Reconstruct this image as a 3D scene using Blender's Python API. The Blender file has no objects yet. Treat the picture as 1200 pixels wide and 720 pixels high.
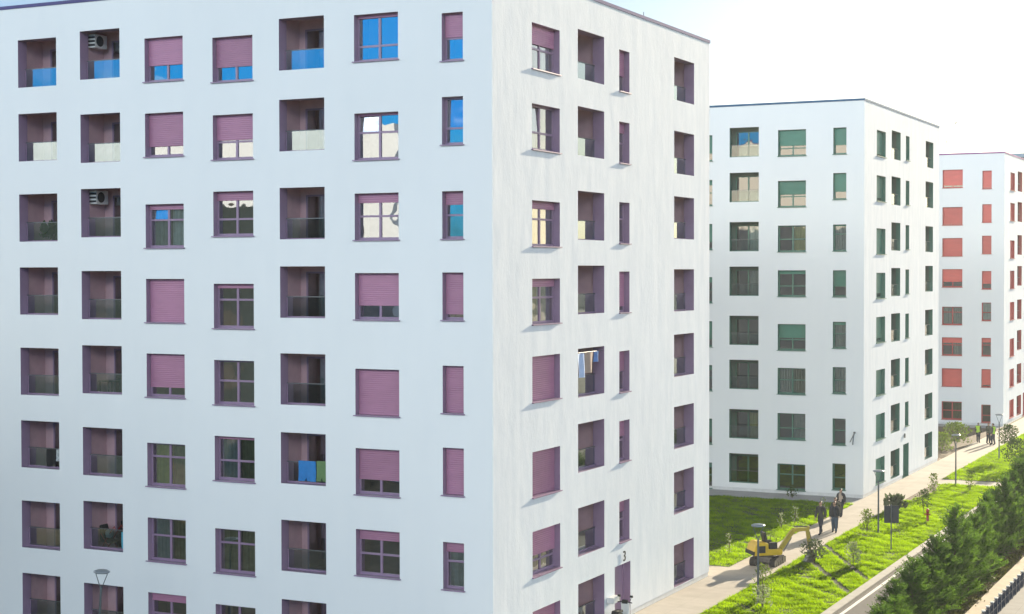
import bpy, bmesh, math, random
import numpy as np
from mathutils import Vector, Matrix, Euler
R = math.radians
random.seed(7)
SC = bpy.context.scene
COL = SC.collection

# ------------------------------------------------------------------ materials
def mat(name):
    m = bpy.data.materials.new(name); m.use_nodes = True
    nt = m.node_tree; nt.nodes.clear()
    out = nt.nodes.new('ShaderNodeOutputMaterial')
    return m, nt, out

def N(nt, typ, **kw):
    n = nt.nodes.new(typ)
    for k, v in kw.items():
        if k in n.inputs: n.inputs[k].default_value = v
        else: setattr(n, k, v)
    return n

def pos_noise(nt, scale=(1, 1, 1), nscale=1.0, detail=4.0, rough=.55):
    tc = N(nt, 'ShaderNodeTexCoord')
    mp = N(nt, 'ShaderNodeMapping'); mp.inputs['Scale'].default_value = scale
    nt.links.new(tc.outputs['Object'], mp.inputs['Vector'])
    no = N(nt, 'ShaderNodeTexNoise'); no.inputs['Scale'].default_value = nscale
    no.inputs['Detail'].default_value = detail; no.inputs['Roughness'].default_value = rough
    nt.links.new(mp.outputs[0], no.inputs['Vector'])
    return no

def ramp(nt, fac, stops):
    r = N(nt, 'ShaderNodeValToRGB')
    cr = r.color_ramp
    while len(cr.elements) < len(stops): cr.elements.new(.5)
    for e, (p, c) in zip(cr.elements, stops):
        e.position = p; e.color = (c[0], c[1], c[2], 1)
    nt.links.new(fac, r.inputs[0])
    return r

def simple(name, col, rough=.6, metal=0, var=.12, vscale=3.0, spec=.5, bump=0.0, bscale=30, bdist=.01, scale3=(1, 1, 1)):
    m, nt, out = mat(name)
    b = N(nt, 'ShaderNodeBsdfPrincipled')
    b.inputs['Roughness'].default_value = rough; b.inputs['Metallic'].default_value = metal
    b.inputs['Specular IOR Level'].default_value = spec
    if var > 0:
        no = pos_noise(nt, scale3, vscale)
        r = ramp(nt, no.outputs[0], [(.25, [c * (1 - var) for c in col]), (.75, [min(1, c * (1 + var)) for c in col])])
        nt.links.new(r.outputs[0], b.inputs['Base Color'])
    else:
        b.inputs['Base Color'].default_value = (*col, 1)
    if bump > 0:
        nb = pos_noise(nt, scale3, bscale)
        bp = N(nt, 'ShaderNodeBump'); bp.inputs['Strength'].default_value = bump; bp.inputs['Distance'].default_value = bdist
        nt.links.new(nb.outputs[0], bp.inputs['Height']); nt.links.new(bp.outputs[0], b.inputs['Normal'])
    nt.links.new(b.outputs[0], out.inputs[0])
    return m

def plaster(name, col, streak, relief):
    m, nt, out = mat(name)
    b = N(nt, 'ShaderNodeBsdfPrincipled'); b.inputs['Roughness'].default_value = .85
    b.inputs['Specular IOR Level'].default_value = .2
    big = pos_noise(nt, (1, 1, .6), .22, 3)
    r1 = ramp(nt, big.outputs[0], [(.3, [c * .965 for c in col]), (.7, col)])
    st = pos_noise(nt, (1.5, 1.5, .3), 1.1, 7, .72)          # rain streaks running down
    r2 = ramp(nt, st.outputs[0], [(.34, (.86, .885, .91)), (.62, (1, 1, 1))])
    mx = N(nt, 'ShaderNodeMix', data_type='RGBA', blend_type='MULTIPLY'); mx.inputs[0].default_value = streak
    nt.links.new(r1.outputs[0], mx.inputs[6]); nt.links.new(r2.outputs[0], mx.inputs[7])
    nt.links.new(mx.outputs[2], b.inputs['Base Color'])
    h1 = pos_noise(nt, (1, 1, .6), 1.0, 6, .66)
    h2 = pos_noise(nt, (1, 1, 1), 14, 3)
    ad = N(nt, 'ShaderNodeMath', operation='MULTIPLY_ADD'); ad.inputs[1].default_value = .06
    nt.links.new(h2.outputs[0], ad.inputs[0]); nt.links.new(h1.outputs[0], ad.inputs[2])
    bp = N(nt, 'ShaderNodeBump'); bp.inputs['Strength'].default_value = .5; bp.inputs['Distance'].default_value = relief
    nt.links.new(ad.outputs[0], bp.inputs['Height']); nt.links.new(bp.outputs[0], b.inputs['Normal'])
    nt.links.new(b.outputs[0], out.inputs[0])
    return m

def glass(name, fac, tint, gloss=(1, 1, 1), rough=.015, wav=.0):
    m, nt, out = mat(name)
    tr = N(nt, 'ShaderNodeBsdfTransparent'); tr.inputs[0].default_value = (*tint, 1)
    gl = N(nt, 'ShaderNodeBsdfGlossy'); gl.inputs['Color'].default_value = (*gloss, 1); gl.inputs['Roughness'].default_value = rough
    if wav > 0:
        no = pos_noise(nt, (1, 1, 1), 1.4, 1)
        bp = N(nt, 'ShaderNodeBump'); bp.inputs['Strength'].default_value = wav; bp.inputs['Distance'].default_value = .02
        nt.links.new(no.outputs[0], bp.inputs['Height']); nt.links.new(bp.outputs[0], gl.inputs['Normal'])
    fr = N(nt, 'ShaderNodeFresnel'); fr.inputs[0].default_value = 1.5
    ma = N(nt, 'ShaderNodeMath', operation='MULTIPLY_ADD', use_clamp=True); ma.inputs[1].default_value = 1.0; ma.inputs[2].default_value = fac
    nt.links.new(fr.outputs[0], ma.inputs[0])
    mx = N(nt, 'ShaderNodeMixShader')
    nt.links.new(ma.outputs[0], mx.inputs[0]); nt.links.new(tr.outputs[0], mx.inputs[1]); nt.links.new(gl.outputs[0], mx.inputs[2])
    nt.links.new(mx.outputs[0], out.inputs[0])
    return m

def slatted(name, col, period=.075):
    m, nt, out = mat(name)
    b = N(nt, 'ShaderNodeBsdfPrincipled'); b.inputs['Roughness'].default_value = .45
    no = pos_noise(nt, (1, 1, 3), 1.3)
    r = ramp(nt, no.outputs[0], [(.3, [c * .93 for c in col]), (.7, [c * 1.06 for c in col])])
    oi = N(nt, 'ShaderNodeObjectInfo')                  # sun-bleached a little differently, window by window
    mr = N(nt, 'ShaderNodeMapRange'); mr.inputs[3].default_value = .82; mr.inputs[4].default_value = 1.12
    nt.links.new(oi.outputs['Random'], mr.inputs[0])
    hs = N(nt, 'ShaderNodeHueSaturation'); nt.links.new(mr.outputs[0], hs.inputs['Value']); nt.links.new(r.outputs[0], hs.inputs['Color'])
    nt.links.new(hs.outputs[0], b.inputs['Base Color'])
    tc = N(nt, 'ShaderNodeTexCoord')
    w = N(nt, 'ShaderNodeTexWave', bands_direction='Z', wave_type='BANDS', wave_profile='SIN')
    w.inputs['Scale'].default_value = .314 / period
    nt.links.new(tc.outputs['Object'], w.inputs['Vector'])
    bp = N(nt, 'ShaderNodeBump'); bp.inputs['Strength'].default_value = .5; bp.inputs['Distance'].default_value = .012
    nt.links.new(w.outputs[0], bp.inputs['Height']); nt.links.new(bp.outputs[0], b.inputs['Normal'])
    nt.links.new(b.outputs[0], out.inputs[0])
    return m

def leafy(name, lo, hi, trans, tf=.45, vscale=.9):
    m, nt, out = mat(name)
    b = N(nt, 'ShaderNodeBsdfPrincipled'); b.inputs['Roughness'].default_value = .6; b.inputs['Specular IOR Level'].default_value = .08
    no = pos_noise(nt, (1, 1, 1), vscale, 5, .7)
    r = ramp(nt, no.outputs[0], [(.3, lo), (.7, hi)])
    nt.links.new(r.outputs[0], b.inputs['Base Color'])
    t = N(nt, 'ShaderNodeBsdfTranslucent')
    k = [a / max(b_, 1e-4) for a, b_ in zip(trans, hi)]
    mm = N(nt, 'ShaderNodeMix', data_type='RGBA', blend_type='MULTIPLY'); mm.inputs[0].default_value = 1
    nt.links.new(r.outputs[0], mm.inputs[6]); mm.inputs[7].default_value = (*k, 1)
    nt.links.new(mm.outputs[2], t.inputs[0])
    mx = N(nt, 'ShaderNodeMixShader'); mx.inputs[0].default_value = tf
    nt.links.new(b.outputs[0], mx.inputs[1]); nt.links.new(t.outputs[0], mx.inputs[2])
    nt.links.new(mx.outputs[0], out.inputs[0])
    return m

WALL = plaster('white_plaster', (.81, .81, .80), .18, .010)
WALLR = plaster('cool_tinted_weathered_plaster', (.755, .78, .81), .85, .042)  # base colour cooled to offset warm sunlight on this face; streaks are weathering
PLINTH = simple('plinth_render', (.66, .66, .65), .85, var=.08)
ROOFM = simple('roof_membrane', (.35, .35, .35), .9)
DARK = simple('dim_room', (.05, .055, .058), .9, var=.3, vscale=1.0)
METAL = simple('grey_metal', (.14, .15, .155), .45, .6, var=.08)
DKMETAL = simple('dark_metal', (.03, .033, .04), .45, .3, var=.1)
WHITEPL = simple('white_plastic', (.7, .7, .68), .4, var=.05)
WINGLASS = glass('window_glass', .28, (.55, .66, .68), wav=.28)
CLEARRAIL = glass('clear_rail_glass', .07, (.6, .72, .70))
CLEARGLASS = glass('clear_window_glass', .14, (.55, .66, .64), wav=.28)
RAILGLASS = glass('rail_glass', .22, (.55, .68, .68), (.86, .98, 1))
CURT = {
 'grey': simple('grey_curtain', (.34, .36, .34), .9, var=.2, vscale=5),
 'white': simple('white_curtain', (.6, .6, .57), .9, var=.15, vscale=5),
 'olive': simple('olive_curtain', (.16, .17, .07), .9, var=.25, vscale=5),
 'yellow': simple('yellow_curtain', (.45, .40, .10), .9, var=.2, vscale=5),
}
SCHEMES = {
 1: dict(trim=simple('mauve_paint', (.285, .19, .285), .36, var=.06), shut=slatted('mauve_shutter', (.40, .172, .275)),
         cop=simple('purple_coping', (.10, .09, .21), .8, 0, spec=.15), room=simple('mauve_loggia_wall', (.56, .36, .39), .8, var=.08)),
 2: dict(trim=simple('green_paint', (.06, .17, .125), .36, var=.06), shut=slatted('green_shutter', (.048, .19, .135)),
         cop=simple('blue_coping', (.05, .12, .22), .8, 0, spec=.15), room=simple('green_loggia_wall', (.10, .15, .12), .8, var=.08)),
 3: dict(trim=simple('red_paint', (.42, .06, .055), .36, var=.06), shut=slatted('red_shutter', (.58, .10, .085)),
         cop=simple('violet_coping', (.28, .10, .26), .8, 0, spec=.15), room=simple('red_loggia_wall', (.25, .09, .09), .8, var=.08)),
}

# ------------------------------------------------------------------ mesh helpers
class MB:
    def __init__(s): s.v = []; s.f = []
    def quad(s, a, b, c, d):
        i = len(s.v); s.v += [a, b, c, d]; s.f.append((i, i + 1, i + 2, i + 3))
    def box(s, x0, x1, y0, y1, z0, z1, M=None):
        i = len(s.v)
        p = [(x0, y0, z0), (x1, y0, z0), (x1, y1, z0), (x0, y1, z0), (x0, y0, z1), (x1, y0, z1), (x1, y1, z1), (x0, y1, z1)]
        if M is not None: p = [tuple(M @ Vector(q)) for q in p]
        s.v += p
        for q in ((0, 3, 2, 1), (4, 5, 6, 7), (0, 1, 5, 4), (1, 2, 6, 5), (2, 3, 7, 6), (3, 0, 4, 7)):
            s.f.append(tuple(i + k for k in q))
    def prism(s, pts, y0, y1, M=None):
        """polygon in xz (list), extruded along y"""
        n = len(pts); i = len(s.v)
        p = [(x, y0, z) for x, z in pts] + [(x, y1, z) for x, z in pts]
        if M is not None: p = [tuple(M @ Vector(q)) for q in p]
        s.v += p
        s.f.append(tuple(i + k for k in range(n))); s.f.append(tuple(i + n + k for k in reversed(range(n))))
        for k in range(n): s.f.append((i + k, i + n + k, i + n + (k + 1) % n, i + (k + 1) % n))
    def tube(s, pts, rad, seg=8, cap=True):
        pts = [Vector(p) for p in pts]
        if not hasattr(rad, '__len__'): rad = [rad] * len(pts)
        rings = []
        up = Vector((0, 0, 1)); prev = None
        for k, p in enumerate(pts):
            d = (pts[min(k + 1, len(pts) - 1)] - pts[max(k - 1, 0)]).normalized()
            a = d.cross(up)
            if a.length < 1e-3: a = d.cross(Vector((1, 0, 0)))
            a.normalize()
            if prev is not None:
                a2 = prev - d * prev.dot(d)
                if a2.length > 1e-3: a = a2.normalized()
            prev = a
            b = d.cross(a)
            i = len(s.v); rings.append(i)
            for j in range(seg):
                t = 2 * math.pi * j / seg
                s.v.append(tuple(p + (a * math.cos(t) + b * math.sin(t)) * rad[k]))
        for q in range(len(rings) - 1):
            for j in range(seg):
                s.f.append((rings[q] + j, rings[q] + (j + 1) % seg, rings[q + 1] + (j + 1) % seg, rings[q + 1] + j))
        if cap:
            s.f.append(tuple(rings[0] + j for j in reversed(range(seg)))); s.f.append(tuple(rings[-1] + j for j in range(seg)))
    def lathe(s, prof, seg=20, M=None):
        rings = []
        for r, z in prof:
            i = len(s.v); rings.append(i)
            for j in range(seg):
                t = 2 * math.pi * j / seg; q = Vector((r * math.cos(t), r * math.sin(t), z))
                s.v.append(tuple(M @ q if M is not None else q))
        for q in range(len(rings) - 1):
            for j in range(seg):
                s.f.append((rings[q] + j, rings[q] + (j + 1) % seg, rings[q + 1] + (j + 1) % seg, rings[q + 1] + j))
        s.f.append(tuple(rings[0] + j for j in reversed(range(seg)))); s.f.append(tuple(rings[-1] + j for j in range(seg)))
    def build(s, name, m, parent=None, bevel=0, smooth=False, F=None, loc=None):
        me = bpy.data.meshes.new(name)
        v = [F(*p) for p in s.v] if F else s.v
        me.from_pydata(v, [], s.f)
        if bevel or smooth:
            bm = bmesh.new(); bm.from_mesh(me)
            bmesh.ops.recalc_face_normals(bm, faces=bm.faces)
            if bevel:
                ed = [e for e in bm.edges if len(e.link_faces) == 2 and e.calc_face_angle(0) > .5]
                bmesh.ops.bevel(bm, geom=ed, offset=bevel, segments=2, affect='EDGES', profile=.6, clamp_overlap=True)
            bm.to_mesh(me); bm.free()
        if smooth:
            for p in me.polygons: p.use_smooth = True
        for mm in (m if isinstance(m, (list, tuple)) else [m]): me.materials.append(mm)
        me.update()
        o = bpy.data.objects.new(name, me); COL.objects.link(o)
        if parent: o.parent = parent
        if loc: o.location = loc
        return o

def tag(o, label=None, cat=None, group=None, kind=None):
    if label: o['label'] = label
    if cat: o['category'] = cat
    if group: o['group'] = group
    if kind: o['kind'] = kind
    return o

def thing(name, label, cat, loc=(0, 0, 0), rz=0, group=None):
    o = bpy.data.objects.new(name, None); COL.objects.link(o)
    o.empty_display_size = .3
    o.location = loc; o.rotation_euler = (0, 0, rz)
    return tag(o, label, cat, group)

def copy_tree(o, parent=None):
    c = o.copy(); COL.objects.link(c)
    if parent: c.parent = parent
    for ch in list(o.children): copy_tree(ch, c)
    return c

def raw_mesh(name, verts, nper, m, parent=None):
    """numpy (n, nper, 3) soup of polygons"""
    n = verts.shape[0]
    me = bpy.data.meshes.new(name)
    me.vertices.add(n * nper); me.loops.add(n * nper); me.polygons.add(n)
    me.vertices.foreach_set('co', verts.reshape(-1).astype(np.float32))
    me.loops.foreach_set('vertex_index', np.arange(n * nper, dtype=np.int32))
    me.polygons.foreach_set('loop_start', np.arange(0, n * nper, nper, dtype=np.int32))
    me.polygons.foreach_set('loop_total', np.full(n, nper, dtype=np.int32))
    me.update(calc_edges=True)
    me.materials.append(m)
    o = bpy.data.objects.new(name, me); COL.objects.link(o)
    if parent: o.parent = parent
    return o

# ------------------------------------------------------------------ buildings
# column ranges along each facade (m from the shared corner) and opening height
COLS = {'L1': (-21.577, -19.571, 1.916), 'L2': (-18.35, -16.356, 1.914), 'L3': (-15.13, -13.292, 1.681), 'L4': (-11.899, -10.059, 1.683),
        'L5': (-8.87, -6.891, 1.907), 'L6': (-5.605, -3.764, 1.68), 'L7': (-1.987, -1.145, 1.676), 'R1': (3.18, 5.601, 1.67),
        'R2': (7.269, 9.855, 1.896), 'R3': (11.416, 12.521, 1.69), 'R4': (17.741, 20.303, 1.887), 'R9': (10.926, 12.616, 2.287)}
TOPS = {
1: {'L1': [23.81, 20.83, 17.58, 14.62, 11.36, 8.4, 5.13, 2.17], 'L2': [23.96, 20.67, 17.72, 14.47, 11.52, 8.26, 5.31, 2.03],
    'L3': [23.47, 20.57, 17.05, 14.16, 11.26, 7.78, 4.86, 1.93], 'L4': [23.29, 20.36, 17.47, 13.98, 11.08, 8.19, 4.66, 1.76],
    'L5': [23.79, 20.8, 17.54, 14.63, 11.4, 8.46, 5.19, 2.22], 'L6': [23.7, 20.15, 17.26, 14.38, 10.91, 8.02, 5.07, 1.8],
    'L7': [23.51, 20.57, 17.26, 14.4, 11.11, 8.21, 4.86, 1.95], 'R1': [23.5, 20.56, 17.03, 14.16, 11.31, 7.81, 4.88, 1.94],
    'R2': [23.79, 20.82, 17.55, 14.65, 11.42, 8.49, 5.21, 2.24], 'R3': [23.5, 20.56, 17.26, 14.41, 11.13, 8.25, 4.93, None],
    'R4': [23.92, 20.66, 17.75, 14.5, 11.58, 8.35, 5.42, 2.15], 'R9': [None] * 7 + [2.31]},
2: {'L4': [23.29, 20.36, 17.47, 13.98, 11.08, 8.19, 4.66, 1.76], 'L5': [23.71, 20.78, 17.57, 14.67, 11.46, 8.58, 5.35, 2.45],
    'L6': [23.44, 20.17, 17.3, 14.42, 10.96, 8.13, 5.21, 1.94], 'L7': [23.45, 20.58, 17.32, 14.42, 11.15, 8.27, 5.0, 2.13],
    'R1': [23.5, 20.57, 17.14, 14.25, 11.37, 7.92, 5.02, 2.15], 'R2': [23.78, 20.71, 17.63, 14.56, 11.49, 8.39, 5.33, 2.24],
    'R3': [23.71, 20.62, 17.54, 14.46, 11.39, 8.31, 5.25, None], 'R4': [23.8, 20.87, 17.62, 14.72, 11.5, 8.6, 5.34, 2.44],
    'R9': [None] * 7 + [2.34]},
3: {'L5': [23.71, 20.78, 17.57, 14.67, 11.46, 8.58, 5.35, 2.45], 'L6': [23.71, 20.24, 17.36, 14.47, 10.97, 8.11, 5.22, 2.13],
    'L7': [23.54, 20.45, 17.55, 14.29, 11.38, 8.12, 5.23, 1.94], 'R1': [23.52, 20.67, 17.16, 14.31, 11.36, 7.92, 5.05, 2.15],
    'R2': [23.83, 20.92, 17.74, 14.76, 11.53, 8.57, 5.33, 2.26], 'R3': [23.71, 20.62, 17.54, 14.46, 11.39, 8.31, 5.25, None],
    'R4': [23.8, 20.87, 17.62, 14.72, 11.5, 8.6, 5.34, 2.44], 'R9': [None] * 7 + [2.34]},
}
# window states: (shutter closed fraction, transom at fraction from the top, left curtain, right curtain, tilted pane)
_ = None
WIN = {
1: {'L3': [(.62, .6, _, _, 0), (.76, .6, _, _, 0), (.12, .36, 'grey', 'white', 1), (1, .5, _, _, 0), (.78, .5, _, _, 0), (0, .32, 'yellow', 'olive', 0), (0, .42, 'grey', 'olive', 0), (.2, .5, _, _, 0)],
    'L4': [(.66, .6, _, _, 0), (.56, .6, _, _, 0), (.2, .62, _, _, 0), (.1, .36, _, _, 0), (0, .47, _, _, 0), (.07, .56, 'grey', 'olive', 0), (0, .33, 'olive', 'olive', 0), (0, .5, _, _, 0)],
    'L6': [(.07, .67, _, _, 0), (.05, .41, _, _, 1), (.2, .49, _, _, 0), (.7, .5, _, _, 0), (1, .5, _, _, 0), (.68, .5, _, _, 0), (.23, .54, _, _, 0), (.5, .5, _, _, 0)],
    'L7': [(.5, .52, _, _, 0), (0, .65, _, _, 1), (.28, .5, _, _, 0), (.88, .5, _, _, 0), (1, .5, _, _, 0), (1, .5, _, _, 0), (.22, .42, 'grey', _, 0), (1, .5, _, _, 0)],
    'R1': [(.42, .52, _, 'white', 0), (0, .6, 'white', _, 1), (.17, .4, 'yellow', 'grey', 0), (.18, .42, 'yellow', 'grey', 0), (1, .5, _, _, 0), (1, .5, _, _, 0), (.58, .7, 'olive', 'yellow', 0), (.95, .5, _, _, 0)],
    'R3': [(.6, .5, _, _, 0), (.25, .5, _, _, 0), (0, .4, _, _, 0), (.85, .5, _, _, 0), (.5, .5, _, _, 0), (.4, .5, _, _, 0), (.3, .5, _, _, 0), _]},
2: {'L4': [(.7, .5, _, _, 0), (.2, .5, _, _, 0)] * 4,
    'L6': [(.6, .7, _, _, 0), (.52, .6, _, _, 0), (.04, .52, _, 'yellow', 0), (.14, .6, _, _, 0), (.53, .6, _, _, 0), (0, .46, 'grey', 'olive', 0), (0, .58, _, 'grey', 0), (.05, .42, _, _, 0)],
    'L7': [(.65, .6, _, _, 0), (.7, .6, _, _, 0), (.06, .36, _, 'grey', 0), (.6, .6, _, _, 0), (.12, .46, 'grey', _, 0), (0, .5, 'grey', _, 0), (0, .46, _, _, 0), (0, .55, _, _, 0)],
    'R1': [(.9, .5, _, _, 0), (.85, .5, _, _, 0), (1, .5, _, _, 0), (.8, .5, _, _, 0), (.85, .5, _, _, 0), (1, .5, _, _, 0), (1, .5, _, _, 0), (1, .5, _, _, 0)],
    'R3': [(1, .5, _, _, 0)] * 7 + [_]},
3: {'L6': [(.86, .5, _, _, 0), (.93, .5, _, _, 0), (1, .5, _, _, 0), (.7, .5, _, _, 0), (0, .3, 'grey', 'grey', 0), (.3, .42, _, 'grey', 0), (1, .5, _, _, 0), (.05, .5, _, 'olive', 0)],
    'L7': [(.93, .5, _, _, 0), (1, .5, _, _, 0), (1, .5, _, _, 0), (.7, .5, _, _, 0), (0, .55, 'white', _, 0), (.25, .4, _, _, 0), (.88, .5, _, _, 0), (0, .6, _, _, 0)],
    'R1': [(1, .5, _, _, 0)] * 8, 'R3': [(1, .5, _, _, 0)] * 7 + [_]},
}
ROOF_Z = 25.1
for k_ in SCHEMES: SCHEMES[k_]['glass'] = WINGLASS if k_ == 1 else CLEARGLASS
def frame_of(face):
    if face == 'L': return lambda x, y, z: (x, y, z)
    return lambda x, y, z: (-y, x, z)           # the facade that runs along +Y

def curtain(mb, x0, x1, y, z0, z1, amp=.035):
    n = max(6, int((x1 - x0) / .055)); ph = random.random() * 6
    top = []; 
    for k in range(n + 1):
        x = x0 + (x1 - x0) * k / n
        d = y + amp * math.sin(k * 2.1 + ph) + .02 * math.sin(k * .9)
        top.append((x, d))
    for k in range(n):
        (a, da), (b, db) = top[k], top[k + 1]
        mb.quad((a, da, z0), (b, db, z0), (b, db, z1), (a, da, z1))

def window(bld, face, xa, xb, zt, h, st, S, narrow):
    F = frame_of(face); zb = zt - h
    sf, tr, cl, cr, tilt = st
    dG = .30
    m = MB()
    # painted reveal
    m.quad((xa, 0, zb), (xa, .35, zb), (xa, .35, zt), (xa, 0, zt)); m.quad((xb, 0, zb), (xb, 0, zt), (xb, .35, zt), (xb, .35, zb))
    m.quad((xa, 0, zt), (xa, .35, zt), (xb, .35, zt), (xb, 0, zt)); m.quad((xa, 0, zb), (xb, 0, zb), (xb, .35, zb), (xa, .35, zb))
    fw = .062
    y0, y1 = dG - .04, dG + .03
    m.box(xa + .001, xa + fw, y0, y1, zb + .001, zt - .001); m.box(xb - fw, xb - .001, y0, y1, zb + .001, zt - .001)
    m.box(xa + fw, xb - fw, y0, y1, zt - fw - .01, zt - .001); m.box(xa + fw, xb - fw, y0, y1, zb + .001, zb + fw + .03)
    zt2 = zt - tr * h
    xm = (xa + xb) / 2
    m.box(xa + fw, xb - fw, y0 + .004, y1 - .004, zt2 - .036, zt2 + .036)
    if not narrow:
        m.box(xm - .045, xm + .045, y0 + .002, y1 - .002, zb + fw + .03, zt2 - .036)
        m.box(xm - .045, xm + .045, y0 + .002, y1 - .002, zt2 + .036, zt - fw - .01)
    w = m.build('window', S['trim'], bld, F=F)
    p = MB()
    cells = [(xa + fw, xb - fw)] if narrow else [(xa + fw, xm - .045), (xm + .045, xb - fw)]
    for k, (a, b) in enumerate(cells):
        p.quad((a, dG, zb + fw + .03), (b, dG, zb + fw + .03), (b, dG, zt2 - .036), (a, dG, zt2 - .036))
        tl = .045 if (tilt and k == 0) else random.uniform(-.004, .004)
        p.quad((a, dG, zt2 + .036), (b, dG, zt2 + .036), (b, dG + tl, zt - fw - .01), (a, dG + tl, zt - fw - .01))
    if sf < .97: p.build('pane', S['glass'], w, F=F)
    s = MB()
    s.box(xa - .05, xb + .05, -.085, -.0005, zb - .04, zb - .002)
    s.build('sill', S['trim'], w, F=F)
    if sf > .01:
        q = MB(); zs = zt - sf * h
        q.box(xa + .012, xb - .012, .235, .25, max(zs, zb + .012), zt - .002)
        q.box(xa + .01, xb - .01, .228, .256, max(zs, zb + .01) - .004, max(zs, zb + .01) + .05)
        q.build('shutter', S['shut'], w, F=F)
    if sf < .97:
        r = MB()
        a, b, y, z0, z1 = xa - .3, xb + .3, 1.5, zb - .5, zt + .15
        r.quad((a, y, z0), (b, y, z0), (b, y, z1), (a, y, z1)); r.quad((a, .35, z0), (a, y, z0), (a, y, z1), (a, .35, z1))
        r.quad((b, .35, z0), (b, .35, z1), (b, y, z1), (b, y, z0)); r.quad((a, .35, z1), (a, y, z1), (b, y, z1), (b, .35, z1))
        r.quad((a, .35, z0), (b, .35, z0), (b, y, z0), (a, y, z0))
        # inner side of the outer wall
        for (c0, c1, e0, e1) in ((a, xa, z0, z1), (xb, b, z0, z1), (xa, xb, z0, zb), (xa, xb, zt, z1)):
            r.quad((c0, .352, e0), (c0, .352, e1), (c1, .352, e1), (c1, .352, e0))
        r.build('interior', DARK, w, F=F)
        for k, c in enumerate((cl, cr)):
            if not c: continue
            cm = MB()
            if narrow: a_, b_ = xa + .05, xb - .05
            else: a_, b_ = (xa + .05, xm - .02) if k == 0 else (xm + .02, xb - .05)
            curtain(cm, a_, b_, .45, zb + .02, zt - .02)
            cm.build('curtain', CURT[c], w, F=F)
    return w

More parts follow.
